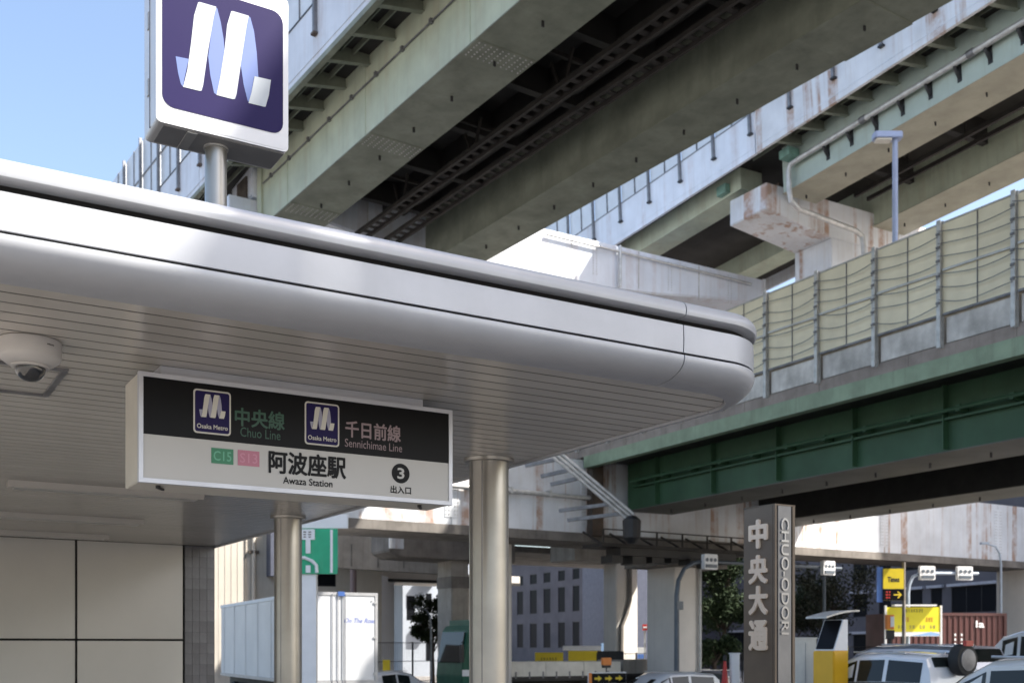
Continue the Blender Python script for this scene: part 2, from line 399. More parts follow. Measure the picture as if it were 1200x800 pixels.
# access hatch in the soffit
h1 = onZ(80, 432, ZC); h2 = onZ(54, 463, ZC); hu, hv0, hv1 = h2[0]+.01, h1[1], h2[1]
hx = MB(); tk = .03; hl = hu-.5
for q in ((hl, hu, hv0, hv0+tk), (hl, hu, hv1-tk, hv1), (hl, hl+tk, hv0+tk, hv1-tk), (hu-tk, hu, hv0+tk, hv1-tk)): hx.box(*q, ZC-.012, ZC-.001)
hx.build('access_hatch', 'galv_dark', st)

# strip lights under the soffit
lab = ['pale unlit strip light under the slatted soffit, nearest the hanging station sign', 'pale unlit strip light under the slatted soffit, middle row of three', 'pale unlit strip light under the slatted soffit, nearest the panelled wall']
for i, (v0, v1) in enumerate(((10.02, 10.22), (12.42, 12.62), (14.36, 14.56))):
    for j in range(2):
        u0 = 1.12-j*1.9
        L = cthing('ceiling_light', lab[i] if j == 0 else lab[i].replace('pale unlit', 'next pale unlit'), 'ceiling light', u0+.8, v0, ZC, 'strip lights under the soffit')
        MB().prism([(v0, 3.0-.001), (v0+.02, 2.945), (v1-.02, 2.945), (v1, 3.0-.001)], 'x', u0, u0+1.64).build('housing', 'soffit', L)
        MB().box(u0+.05, u0+1.59, v0+.04, v1-.04, 2.940, 2.946).build('diffuser', 'sign_white', L)

# dome camera
cu, cv = onZ(36, 398, ZC); cv += .02
cc = cthing('dome_camera', 'round white dome security camera fixed under the slatted soffit', 'security camera', cu, cv, ZC)
hs = MB().lathe([(.08, 2.999), (.133, 2.997), (.136, 2.985), (.136, 2.925), (.130, 2.912), (.105, 2.893), (.085, 2.886), (.06, 2.886)], cu, cv, 40).build('housing', 'cctv', cc, smooth=True)
MB().lathe([(.072, 2.887), (.083, 2.885), (.083, 2.877), (.074, 2.874), (.06, 2.876)], cu, cv, 40).build('trim_ring', 'cctv', cc, smooth=True)
MB().lathe([(.067, 2.884)]+[(.067*math.cos(t), 2.872-.060*math.sin(t)) for t in [math.pi/2*k/10 for k in range(10)]]+[(.001, 2.812)], cu, cv, 32).build('dome', 'dome', cc, smooth=True)
ab = MB()
for k in range(5): ab.add([(cu+.1371*math.cos(t), cv+.1371*math.sin(t), z) for t, z in ((-1.15+k*.055, 2.962), (-1.11+k*.055, 2.962), (-1.11+k*.055, 2.968), (-1.15+k*.055, 2.968))], [(0,1,2,3)])
ab.build('nameplate', 'black_metal', hs)

# ------------------------------------------------------------------ emblem shapes, traced on the roof sign's plane
VM = 6.55                                # depth of the roof sign's face
def zz(x, y): return onV(150+x/3.2, y/3.2, VM)
EMB = {'tail': [(178,213),(227,223),(210,300),(206,328),(197,316),(187,275)],
       'stroke': [(262,12),(268,10),(330,28),(320,70),(298,200),(281,320),(275,342),(268,343),(206,328),(222,262),(236,160),(247,60)],
       'back': [(322,26),(334,34),(347,85),(358,150),(361,190),(352,250),(338,330),(331,357),(322,350),(308,285),(300,215),(308,150)],
       'stroke2': [(386,45),(392,44),(452,62),(444,100),(424,230),(406,355),(400,373),(392,374),(331,358),(345,292),(361,190),(371,95)],
       'back2': [(447,60),(458,68),(472,120),(482,200),(488,291),(472,290),(455,387),(448,380),(433,320),(422,245),(432,180)],
       'foot': [(474,288),(535,302),(527,360),(515,402),(508,402),(451,388),(462,350)]}
EM = {k: [zz(*p) for p in v] for k, v in EMB.items()}
ex = [p[0] for v in EM.values() for p in v]; ez = [p[1] for v in EM.values() for p in v]
EX0, EX1, EZ0, EZ1 = min(ex), max(ex), min(ez), max(ez)
def emblem(parent, fn, sx, sz, white, blue):
    """M emblem filling sx by sz round fn's origin"""
    for k in ('tail', 'back', 'back2', 'stroke', 'stroke2', 'foot'):
        pts = [((a-EX0)/(EX1-EX0)*sx-sx/2, (b-EZ0)/(EZ1-EZ0)*sz-sz/2) for a, b in EM[k]]
        d = .0024 if 'stroke' in k or k == 'foot' else .0014
        o = MB().add([fn(a, b, d) for a, b in pts], [tuple(range(len(pts)))]).build('emblem_ribbon', white if 'stroke' in k or k == 'foot' else blue, parent)
def front(u, v, z): return lambda a, b, d: (u+a, v-d, z+b)
def rrect(x0, x1, z0, z1, r, n=5):
    return [p for cx_, cz_, a in ((x1-r,z1-r,0),(x0+r,z1-r,90),(x0+r,z0+r,180),(x1-r,z0+r,270)) for p in arc((cx_,cz_), (r,r), a, a+90, n)]

# ------------------------------------------------------------------ roof sign
ul, _ = onV(183, 60, VM); ur, _ = onV(338, 60, VM); _, zb = onV(260, 160, VM)
pl_, _ = onV(190, 60, VM); pr_, _ = onV(331.5, 60, VM); _, pzb = onV(260, 141, VM)
W_ = ur-ul; zt = pzb+(pr_-pl_)*1.03+(pzb-zb)
rs = cthing('roof_sign', 'square white lightbox with blue and white ribbon emblem on a short pole above the canopy', 'sign', (ul+ur)/2, VM+.1, 3.37)
MB().rbox(ul, ur, VM+.002, VM+.30, zb, zt, .03, 'y').build('cabinet', 'cab_white', rs, smooth=True)
MB().add([(p[0], VM, p[1]) for p in rrect(ul+.012, ur-.012, zb+.012, zt-.012, .03)], [tuple(range(24))]).build('face_sheet', 'cab_white', rs)
MB().box(ul+.05, ur-.02, VM+.03, VM+.275, zb-.004, zb+.02).build('underside', 'cab_under', rs)
MB().box(ul-.004, ul+.01, VM+.31-.30+.14, VM+.16, zb+.02, zt-.05).build('side_joint', 'galv_dark', rs)
for zq in (zb+.22, zb+.62): MB().box(ul-.008, ul+.003, VM+.17, VM+.20, zq, zq+.10).build('hinge', 'galv', rs)
MB().box(ul+.19, ul+.25, VM+.03, VM+.28, zb-.010, zb-.003).build('strap', 'galv', rs)
fc = MB().add([(p[0], VM-.003, p[1]) for p in rrect(pl_, pr_, pzb, zt-(pzb-zb), .07)], [tuple(range(24))]).build('blue_panel', 'navy', rs)
emblem(rs, front((EX0+EX1)/2, VM-.003, (EZ0+EZ1)/2), EX1-EX0, EZ1-EZ0, 'emb_white', 'emb_blue')
pu, _ = onV(253, 200, VM+.16)
MB().lathe([(.066, 3.33), (.066, zb+.01)], pu, VM+.16, 28).build('pole', 'steel_column', rs, smooth=True)
MB().lathe([(.067, zb-.02), (.075, zb-.018), (.075, zb-.006), (.067, zb-.004)], pu, VM+.16, 28).build('pole_collar', 'galv', rs, smooth=True)

# ------------------------------------------------------------------ hanging station sign
VS = 5.5
u0, zt = onV(162.5, 434.2, VS); u1, zb = onV(530.3, 591.8, VS)
hs = cthing('station_name_sign', 'long black and white station name lightbox hanging under the canopy soffit', 'sign', (u0+u1)/2, VS, ZC)
MB().box(u0+.003, u1-.003, VS+.012, VS+.32, zb+.003, zt-.003).build('cabinet', 'sign_side', hs, bevel=.004)
fw = .022
for q in ((u0, u1, zt-fw, zt), (u0, u1, zb, zb+fw), (u0, u0+fw, zb+fw, zt-fw), (u1-fw, u1, zb+fw, zt-fw)):
    MB().box(q[0], q[1], VS, VS+.03, q[2], q[3]).build('frame_rail', 'sign_frame', hs)
_, zm = onV(200, 510.5, VS)
MB().box(u0+fw, u1-fw, VS+.006, VS+.012, zm, zt-fw).build('black_panel', 'sign_black', hs)
MB().box(u0+fw, u1-fw, VS+.006, VS+.012, zb+fw, zm-.0005).build('white_panel', 'sign_white', hs)
a0, _ = onV(190, 440, VS); a1, _ = onV(502, 440, VS)
MB().box(a0+.01, a1, VS+.07, VS+.25, zt, ZC-.0005).build('mounting_bar', 'sign_frame', hs)
for px in (186, 497):
    uu, _ = onV(px, 580, VS)
    MB().lathe([(.006, zb-.012), (.012, zb-.012), (.012, zb+.004), (.006, zb+.004)], uu+.02, VS+.1, 10).build('latch', 'black_metal', hs)
    MB().bar((uu+.02, VS+.1, zb-.008), (uu+.06, VS+.16, zb-.008), .012).build('latch', 'black_metal', hs)
VP = VS+.0055
def S(px, py): return onV(px, py, VP)
def place(body, x0, y0, x1, y1, m, hpx, bold=.02, name='lettering', shear=0):
    (ua, za), (ub, zb_) = S(x0, y0), S(x1, y1); um = (ua+ub)/2; zm_ = (za+zb_)/2
    sc_ = abs(S(x0, y0+10)[1]-za)/10
    return text(body, m, hs, front(um, VP, zm_), ub-ua, hpx*sc_, bold, name, 0, shear)
for (x0, x1, yc) in ((226.5, 270.5, 483.0), (357, 397.5, 497.0)):
    ua, _ = S(x0, yc); ub, _ = S(x1, yc); _, zc_ = S((x0+x1)/2, yc); hh = (ub-ua)*1.165; um = (ua+ub)/2
    MB().add([(p[0], VP-.001, p[1]) for p in rrect(ua, ub, zc_-hh/2, zc_+hh/2, .018)], [tuple(range(24))]).build('badge_border', 'emb_ivory', hs)
    g = .008
    MB().add([(p[0], VP-.002, p[1]) for p in rrect(ua+g, ub-g, zc_-hh/2+g, zc_+hh/2-g, .012)], [tuple(range(24))]).build('badge', 'navy', hs)
    emblem(hs, front(um, VP-.0025, zc_+.030), (ub-ua)*.70, (ub-ua)*.62, 'emb_ivory', 'emb_grey')
    text('Osaka Metro', 'emb_ivory', hs, front(um, VP-.0015, zc_-hh*.335), (ub-ua)*.82, hh*.105, .02)
place('中央線', 275, 487.5, 333.5, 494, 'txt_green', 22, .022)
place('Chuo Line', 281.5, 506, 328.5, 510, 'txt_green', 11, .0)
place('千日前線', 404.5, 501.5, 469.5, 509, 'txt_pink', 20, .022)
place('Sennichimae Line', 404, 518.5, 471, 525, 'txt_pink', 9.5, .0)
for (x0, x1, yc, mt, tx, tm) in ((247.5, 273.5, 535.5, 'tag_green', 'C15', 'tag_txt_g'), (278.5, 304, 538, 'tag_pink', 'S13', 'tag_txt_p')):
    ua, _ = S(x0, yc); ub, za = S(x1, yc-9); _, zb_ = S(x1, yc+9)
    MB().add([(ua, VP-.001, zb_), (ub, VP-.001, zb_), (ub, VP-.001, za), (ua, VP-.001, za)], [(0,1,2,3)]).build('line_tag', mt, hs)
    text(tx, tm, hs, front((ua+ub)/2, VP-.0005, (za+zb_)/2), (ub-ua)*.8, (za-zb_)*.62, .012)
place('阿波座駅', 314.5, 541, 405.5, 547.5, 'sign_black', 27.5, .028)
place('Awaza Station', 331.5, 562.5, 389.5, 566.5, 'sign_black', 8.3, .02)
uc, zc_ = S(469.5, 554.5); r_ = abs(S(480, 554.5)[0]-S(459, 554.5)[0])/2
MB().add([(uc+r_*math.cos(t), VP-.001, zc_+r_*math.sin(t)) for t in [2*math.pi*k/32 for k in range(32)]], [tuple(range(32))]).build('number_disc', 'sign_black', hs)
text('3', 'sign_white', hs, front(uc, VP-.0008, zc_), r_*.78, r_*1.12, .03)
place('出入口', 457.5, 572.5, 481.5, 575, 'sign_black', 9, .02)

# ------------------------------------------------------------------ elevated expressways
class Line:
    """a straight deck: vanishing point in the photo, reference edge X0 and its height h0 above the eye at Y = 0"""
    def __init__(s, vx, vy, X0, h0, Yb):
        s.tx = (vx-600)/F; s.tz = (HZ-vy)/F; s.n = math.hypot(1, s.tx); s.cos = 1/s.n; s.X0 = X0; s.Yb = Yb
        s.loc = (X0+s.tx*Yb, Yb, h0+CZ+s.tz*Yb); s.rz = math.atan(-s.tx); s.pitch = math.atan(s.tz/s.n); s.vx = vx
    def y(s, Y): return (Y-s.Yb)*s.n
    def x(s, X): return (X-s.X0)*s.cos
    def Yat(s, px, X=None): return F*(s.X0 if X is None else X)/(px-s.vx)
    def thing(s, name, label, cat): return thing(name, label, cat, s.loc, s.rz, (0,0,0), None, s.pitch)
def frange(a, b, d):
    out = []
    while a < b: out.append(a); a += d
    return out
def bracket_mesh(x_out, x_in, zo, zi, zs, y):
    mb = MB().prism([(x_out, zs), (x_out, zo+.02), (x_in, zi), (x_in, zs)], 'y', y-.012, y+.012)
    return mb.bar((x_out, y, zo), (x_in, y, zi-.01), .16, .025)
def girder(t, x0, x1, y0, y1, z0, z1, mweb, mfl, name='box_girder', stiff=0):
    g = MB().box(x0+.06, x1-.06, y0, y1, z0+.03, z1).build(name, mweb, t)
    MB().box(x0, x1, y0-.01, y1+.01, z0, z0+.028).build('bottom_flange', mfl, g)
    hk = MB()
    for y in frange(y0+1.0, y1, 1.9): hk.box((x0+x1)/2-.03, (x0+x1)/2+.03, y-.015, y+.015, z0-.13, z0-.001)
    hk.build('lifting_lug', 'black_metal', g, kind='stuff')
    return g
# --- first expressway (pale green box girders, over the canopy)
A = Line(-280, 780, 15.98, 14.0, 35.4)
t = A.thing('expressway', 'high expressway on pale green box girders with white noise barrier passing over the canopy', 'viaduct')
ya, yb = A.y(-12), 0
girder(t, 0, 1.67, ya, yb, 0, 2.1, 'pale_green', 'flange_green'); girder(t, 6.0, 7.62, ya, yb+3.4, 0, 2.1, 'flange_green', 'flange_green')
for q in ((.03, .9),):
    MB().box(.0, 1.67, yb-.5, yb-.35, .0+.03, 2.05).build('end_diaphragm', 'pale_green', t)
MB().box(-.004, .05, yb-.62, yb-.28, .03, 2.0).build('end_stiffener', 'pale_green', t)
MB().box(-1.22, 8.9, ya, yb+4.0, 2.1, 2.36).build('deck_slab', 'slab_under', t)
def far_deck():
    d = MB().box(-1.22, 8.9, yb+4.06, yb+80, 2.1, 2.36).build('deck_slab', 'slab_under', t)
    for x in (.5, 6.4): MB().box(x, x+1.0, yb+2.6 if x < 2 else yb+4.0, yb+80, 1.1, 2.098).build('box_girder', 'pale_green', t)
far_deck()
for x in (-1.30, 8.92):
    for y0, y1 in ((ya, yb+1.45), (yb+1.5, yb+80)):
        o = MB().box(x, x+.13, y0, y1, 1.70, 3.25).build('parapet', 'white_steel', t)
        MB().box(x-.012, x+.15, y0, y1, 1.56, 1.698).build('deck_edge', 'flange_green', t)
        MB().box(x-.02, x-.001, y0, y1, 1.86, 1.88).build('drip_bead', 'white_steel', t)
br = bracket_mesh(-1.15, .06, 1.60, 1.85, 2.1, 0).build('bracket', 'flange_green', t)
br.location.y = yb-.95-9*1.42
rep(br, [(0, k*1.42, 0) for k in range(-9, 10) if k])
for x in (-.8, -.45): MB().box(x, x+.03, ya, yb+3, 1.93, 2.098).build('slab_rib', 'flange_green', t)
MB().tube([(.02, ya, 1.38), (.02, yb-.7, 1.38)], .022, 8).build('conduit', 'galv_dark', t, smooth=True)
cl = MB().box(-.03, .058, -.05, .05, 1.33, 1.44).build('conduit_clip', 'galv_dark', t); cl.location.y = yb-1.4-9*1.42
rep(cl, [(0, k*1.42, 0) for k in range(-9, 10) if k])
# noise barrier: posts and panes
ps = MB().box(-1.40, -1.302, -.055, .055, 2.35, 5.95).build('barrier_post', 'galv_dark', t)
pn = MB().box(-1.27, -1.23, .06, 2.19, 3.27, 5.9).build('barrier_panel', 'clear_panel', t)
ml = MB().box(-1.30, -1.22, 1.10, 1.14, 3.27, 5.9).box(-1.30, -1.22, .06, 2.19, 4.5, 4.55).build('barrier_mullion', 'galv_dark', t)
rl = MB().box(-1.315, -1.20, .06, 2.19, 3.24, 3.29).build('barrier_rail', 'black_metal', t)
ft = MB().box(-1.43, -1.302, -.09, .09, 2.34, 2.40).build('post_foot', 'brown_steel', t)
Y0 = A.y(A.Yat(356, 14.42))
for o in (ps, pn, ml, rl, ft): o.location.y = Y0; rep(o, [(0, k*2.25, 0) for k in range(-22, 20) if k])
# underside: cross beams, stringers, hung inspection walkway
cb = MB().box(1.7, 5.98, -.12, .12, 1.35, 2.09).build('cross_beam', 'dark_steel', t); cb.location.y = yb-1.5
rep(cb, [(0, -k*2.84, 0) for k in range(1, 16)])
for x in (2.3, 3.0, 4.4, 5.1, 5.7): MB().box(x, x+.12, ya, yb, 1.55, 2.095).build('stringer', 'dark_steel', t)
for x, z in ((3.2, .36), (3.62, .36), (4.3, .40), (4.75, .40)):
    MB().box(x, x+.09, ya, yb-.8, z, z+.12).build('walkway_rail', 'walk_steel', t)
for a, b in ((3.25, 3.60), (4.32, 4.72)):
    gr = MB()
    for y in frange(ya, yb-.9, .42): gr.box(a+.03, b, y, y+.16, .43 if a < 4 else .47, .46 if a < 4 else .50)
    gr.build('walkway_tread', 'walk_steel', t, kind='stuff')
hg = MB().bar((3.65, 0, .45), (3.65, .45, 1.5), .07).bar((3.65, 0, .45), (3.65, -.45, 1.5), .07).bar((2.2, 0, 1.5), (5, 0, 1.5), .1).build('walkway_hanger', 'walk_steel', t); hg.location.y = yb-3.2
rep(hg, [(0, -k*4.26, 0) for k in range(1, 9)])
sp = MB().box(5.98, 7.64, -.9, .9, -.02, -.002).build('splice_plate', 'flange_green', t); sp.location.y = A.y(A.Yat(1000, 24.2))-4.66
# bearings and brackets at the end of the span
MB().box(-.9, .2, yb-.2, yb+.7, -.5, 1.0).build('bearing_box', 'white_steel', t); MB().box(-.2, .9, yb+.2, yb+1.0, 1.0, 1.9).build('bearing_seat', 'brown_steel', t)

# --- pier of the first expressway
PB = cthing('expressway_pier', 'white steel expressway pier with long cap tapering to its end', 'pier', 20.6, 35.5)
capz = [(11.0, 17.25), (33.4, 17.25), (33.4, 16.30), (27.0, 15.62), (22, 15.3), (19, 15.3), (14.5, 15.6), (11.0, 16.1)]
MB().prism(capz, 'y', 34.4, 36.6).build('cap_beam', 'white_steel', PB, bevel=.05)
MB().rbox(20.1, 21.1, 34.9, 35.9, -.1, 15.35, .1, 'z').build('column', 'pier_cream', PB, smooth=True)
for u in (15.0, 23.4, 26.6, 29.7): MB().box(u, u+.04, 34.385, 34.402, 15.75 if u > 26 else 15.4, 17.2).build('seam_plate', 'galv', PB)
MB().box(33.3, 33.42, 34.37, 36.5, 16.35, 17.28).build('end_plate', 'white_rusty', PB)

# --- second expressway (ramp descending, right)
B = Line(-150, 850, 33.6, 19.6, 40.3)
t = B.thing('ramp_viaduct', 'descending ramp viaduct on teal green girders with drain pipe and white rusty parapet', 'viaduct')
ya = B.y(8)
girder(t, 0, 1.72, ya, 0, 0, 1.75, 'teal_green', 'flange_pale'); girder(t, 5.3, 7.1, ya, 4, 0, 1.75, 'pale_green', 'flange_pale')
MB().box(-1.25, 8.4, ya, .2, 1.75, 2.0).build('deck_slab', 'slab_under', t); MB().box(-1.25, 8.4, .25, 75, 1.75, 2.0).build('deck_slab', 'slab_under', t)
for x0, x1 in ((-.35, .75), (5.3, 6.4)): MB().box(x0, x1, 1.8 if x0 < 1 else 4.05, 75, .92, 1.748).build('box_girder', 'pale_green', t)
for x in (-1.32, 8.41):
    for y0, y1 in ((ya, -.1), (-.04, 75)):
        MB().box(x, x+.12, y0, y1, 1.2, 2.75).build('parapet', 'white_rusty' if y1 < 1 else 'white_steel', t)
        MB().box(x-.01, x-.001, y0, y1, 1.42, 1.435).build('drip_bead', 'white_steel', t)
bk = bracket_mesh(-1.2, .06, 1.22, 1.42, 1.75, 0).build('bracket', 'flange_green', t); bk.location.y = -1.0
rep(bk, [(0, -k*1.08, 0) for k in range(1, 30)])
for x in (-.85, -.45): MB().box(x, x+.03, ya, 1, 1.6, 1.748).build('slab_rib', 'flange_green', t)
p2 = MB().box(-1.42, -1.322, -.05, .05, 1.95, 4.6).build('barrier_post', 'galv_dark', t)
f2 = MB().box(-1.46, -1.322, -.13, .06, 1.94, 2.0).build('post_foot', 'black_metal', t)
n2 = MB().box(-1.29, -1.25, .06, 1.94, 2.78, 4.55).build('barrier_panel', 'clear_panel', t)
r2 = MB().box(-1.335, -1.22, .06, 1.94, 2.75, 2.80).box(-1.335, -1.22, .98, 1.02, 2.80, 4.55).build('barrier_rail', 'galv_dark', t)
yp = B.y(B.Yat(825, 32.1))
for o in (p2, f2, n2, r2): o.location.y = yp
for o in (p2, f2): rep(o, [(0, k*2.0, 0) for k in range(-10, 22) if k])
for o in (n2, r2): rep(o, [(0, k*2.0, 0) for k in range(-10, 22) if k])
# drain pipe, its hooks, and the drop at the pier
pipe = [(-.17, ya, .82), (-.17, -1.0, .82), (-.17, -.62, .80), (-.17, -.5, .6), (-.17, -.5, -.1), (-.1, -.5, -.5), (.3, -.5, -.72), (3.2, -.5, -.95), (3.55, -.5, -1.1), (3.6, -.5, -1.5), (3.6, -.5, -4.5)]
MB().tube(pipe, .1, 12).build('drain_pipe', 'galv', t, smooth=True)
pc = MB().tube([(-.17, 0, .82), (-.14, 0, .66), (-.02, 0, .5), (.06, 0, .42)], .055, 8).bar((.055, 0, .30), (.055, 0, .86), .16, .02, (1,0,0)).build('pipe_hook', 'black_metal', t, smooth=True); pc.location.y = -2.2
rep(pc, [(0, -k*1.08, 0) for k in range(1, 28)])
cp = MB().lathe([(.115, -.12), (.13, -.1), (.13, .1), (.115, .12)], 0, 0, 12).build('pipe_coupling', 'galv_dark', t, smooth=True); cp.rotation_euler = (math.pi/2, 0, 0); cp.location = (-.17, -4, .82)
rep(cp, [(0, -k*4.2, 0) for k in range(1, 6)])
MB().box(-.5, .0, -.9, -.4, 1.0, 1.3).build('drain_hopper', 'patina', t)
MB().box(-.6, -.36, 2.4, 2.9, 1.0, 1.35).build('lamp_bracket', 'patina', t)
# between the girders
cb = MB().box(1.75, 5.28, -.12, .12, .9, 1.74).build('cross_beam', 'dark_steel', t); cb.location.y = -1.5
rep(cb, [(0, -k*3.2, 0) for k in range(1, 10)])
MB().box(3.2, 3.32, ya, -.5, .35, .5).build('walkway_rail', 'walk_steel', t); MB().box(3.9, 4.0, ya, -.5, .35, .5).build('walkway_rail', 'walk_steel', t)
hg = MB().bar((3.26, 0, .45), (3.26, 0, 1.6), .08).build('walkway_hanger', 'walk_steel', t); hg.location.y = -3
rep(hg, [(0, -k*2.4, 0) for k in range(1, 11)])

# --- pier of the ramp
pz0 = Vector((9.43, 40.5, 0))
P2 = thing('ramp_pier', 'white rust stained concrete pier with hammerhead cap under the ramp viaduct', 'pier', (pz0.x+4.2, pz0.y+3.5, 8.8), B.rz, (0, 0, 8.8))
# local frame: origin of cap's near left corner
q = Matrix.Rotation(-B.rz, 3, 'Z') @ (pz0-Vector((pz0.x+4.2, pz0.y+3.5, 0))); ox, oy = q.x, q.y
zt_, zb_ = CZ+17.2, CZ+16.23
MB().prism([(ox, zt_), (ox, zb_), (ox+3.4, zb_-.45), (ox+8.5, zb_-.45), (ox+9.2, zb_), (ox+9.2, zt_)], 'y', oy, oy+2.0).build('cap_beam', 'white_rusty', P2, bevel=.03)
MB().box(ox+3.4, ox+5.8, oy+.02, oy+1.98, 8.81, zb_-.45).build('column', 'white_rusty', P2, bevel=.03)
MB().box(ox+3.38, ox+5.82, oy-.06, oy+2.06, zb_-1.9, zb_-1.75).build('band', 'brown_steel', P2)
MB().box(ox+1.2, ox+1.9, oy+.6, oy+1.4, zt_-.01, zt_+.45).build('bearing', 'brown_steel', P2)
MB().box(ox+6.2, ox+6.9, oy+.6, oy+1.4, zt_-.01, zt_+.45).build('bearing', 'brown_steel', P2)

# --- third expressway (green girders, noise barrier with beige panels)
Cc = Line(-120, 757, 25.0, 6.9, 39.5)
t = Cc.thing('noise_barrier_viaduct', 'lower viaduct on dark green girders with beige wired noise barrier', 'viaduct')
y1 = 0; y0 = Cc.y(6)
yfar = 60
MB().box(.0, 12.4, y0, yfar, .0, .30).build('deck_edge_concrete', 'concrete_pink', t)
MB().box(.16, .30, y0, yfar, .302, 1.12).build('barrier_wall', 'concrete', t)
MB().box(-.03, .25, y0, y1+.3, -.42, -.004).build('edge_channel', 'edge_green', t)
MB().box(.26, 12.3, y0, y1, -.2, -.002).build('deck_soffit', 'dark_steel', t)
for x0, x1 in ((1.66, 3.75), (8.63, 10.8)):
    g = girder(t, x0, x1, y0, y1+ (0 if x0 < 3 else 3), -1.92, -.2, 'deep_green' if x0 < 3 else 'dark_steel', 'flange_dark')
stf = MB().box(1.52, 1.715, -.02, .02, -1.85, -.21).build('stiffener', 'deep_green', t); stf.location.y = y1-1.9
rep(stf, [(0, -k*3.05, 0) for k in range(1, 11)])
MB().box(1.55, 1.72, y0, y1-.5, -1.12, -1.06).build('web_rib', 'deep_green', t)
MB().tube([(1.40, y0, -.92), (1.40, y1-.6, -.92)], .055, 8).build('drain_pipe', 'deep_green', t, smooth=True)
hk = MB().prism([(1.36, -1.0), (1.36, -.84), (1.715, -.85), (1.715, -1.05)], 'y', -.06, .06).build('pipe_support', 'deep_green', t); hk.location.y = y1-1.0
rep(hk, [(0, -k*1.52, 0) for k in range(1, 20)])
Yp = Cc.y(Cc.Yat(900))
post = MB().box(-.14, -.122, -.055, .055, .22, 3.26).box(-.02, -.002, -.055, .055, .22, 3.26).box(-.122, -.02, -.01, .01, .22, 3.26).build('barrier_post', 'galv', t)
plate = MB().box(.03, .06, .10, 1.90, .33, .95).build('cover_plate', 'cover_plate', t, bevel=.006)
panA = MB().box(-.02, .04, .02, .985, 1.03, 3.18).build('sound_panel', 'sound_panel', t)
panB = MB().box(-.02, .04, 1.005, 1.98, 1.03, 3.18).build('sound_panel', 'sound_panel', t)
ral = MB().box(-.09, -.025, .085, 1.915, .975, 1.025).build('lower_rail', 'galv_dark', t)
ral2 = MB().bar((-.075, .085, 2.02), (-.075, 1.915, 2.06), .05).build('middle_rail', 'galv', t)
ral3 = MB().box(-.05, .05, .085, 1.915, 3.182, 3.22).build('top_rail', 'galv', t)
mul = MB().box(-.045, -.021, .985, 1.005, 1.03, 3.18).build('mullion', 'galv_dark', t)
rw = random.Random(4)
for kk in range(-6, 14):
    wr = MB()
    for z in (1.22, 1.54, 1.86, 2.22, 2.54, 2.86):
        sg = rw.uniform(.05, .17); rise = rw.uniform(.08, .2); sk = rw.uniform(.8, 1.4)
        pts = [(-.15, 2.0*k/8, z+rise*(k/8)-sg*math.sin(math.pi*(k/8)**sk)) for k in range(9)]
        wr.tube(pts, .011, 5)
    wire = wr.build('cable', 'galv_dark', t, kind='stuff'); wire.location.y = Yp+kk*2.0
tb = MB()
for z in (1.3, 1.62, 1.94, 2.3, 2.62, 2.94): tb.box(-.17, -.141, -.05, .05, z-.05, z+.01)
tab = tb.build('cable_clip', 'galv_dark', t, kind='stuff')
for o in (post, plate, panA, panB, ral, ral2, ral3, mul, tab): o.location.y = Yp; rep(o, [(0, k*2.0, 0) for k in range(-6, 14) if k])
# vertical joints in the concrete edge
jt = MB().box(-.004, .0, -.008, .008, .02, .29).build('edge_joint', 'concrete_dark', t); jt.location.y = Yp+1
rep(jt, [(0, k*3.0, 0) for k in range(-5, 6) if k])

# --- white portal beam across the road, and its piers
v0 = 32.8
W = cthing('portal_beam', 'long white rust streaked steel portal beam across the street with its piers', 'portal beam', 29, v0+1)
z0, z1 = 5.73, 8.40
for (a, b) in ((4.0, 10.4), (10.42, 17.4), (17.42, 23.0), (23.02, 31.0), (31.02, 39.0), (39.02, 47.0), (47.02, 60.0)):
    MB().box(a, b, v0, v0+2.2, z0, z1).build('beam_segment', 'white_rusty', W)
MB().box(3.9, 60, v0-.10, v0+2.3, z0-.32, z0-.002).build('bottom_flange', 'concrete_dark', W)
MB().tube([(9, v0-.18, 7.05), (23, v0-.18, 7.0)], .09, 10).build('drain_pipe', 'galv', W, smooth=True)
pcl = MB().box(10, 10.1, v0-.28, v0-.001, 6.93, 7.15).build('pipe_clip', 'galv', W)
rep(pcl, [(k*1.6, 0, 0) for k in range(1, 8)])
MB().box(23.0, 23.5, v0-.35, v0-.01, z0-.1, z1+.2).build('end_post', 'brown_steel', W)
# big square pier
c = uv2w(0,0); pc_ = atY(790, 43.0); uu = pc_.x*D1.x+pc_.y*D1.y; vv = pc_.x*D2.x+pc_.y*D2.y
MB().rbox(uu, uu+1.45, vv, vv+1.75, -.1, z0-.33, .08, 'z').build('pier_column', 'pier_cream', W, smooth=True)
MB().box(uu-1.0, uu+2.6, vv-.2, vv+1.9, z0-1.0, z0-.34).build('pier_head', 'concrete_dark', W)
MB().tube([(uu+1.25, vv-.1, 0), (uu+1.25, vv-.1, 4.8)], .06, 8).build('down_pipe', 'galv', W, smooth=True)
pc_ = atY(1204, 54); u2 = pc_.x*D1.x+pc_.y*D1.y; v2 = pc_.x*D2.x+pc_.y*D2.y
MB().rbox(u2, u2+1.6, v0+.3, v0+2.0, -.1, z0-.33, .08, 'z').build('pier_column', 'pier_cream', W, smooth=True)
MB().rbox(4.2, 5.6, v0+.3, v0+2.0, -.1, z0-.33, .08, 'z').build('pier_column', 'pier_cream', W, smooth=True)

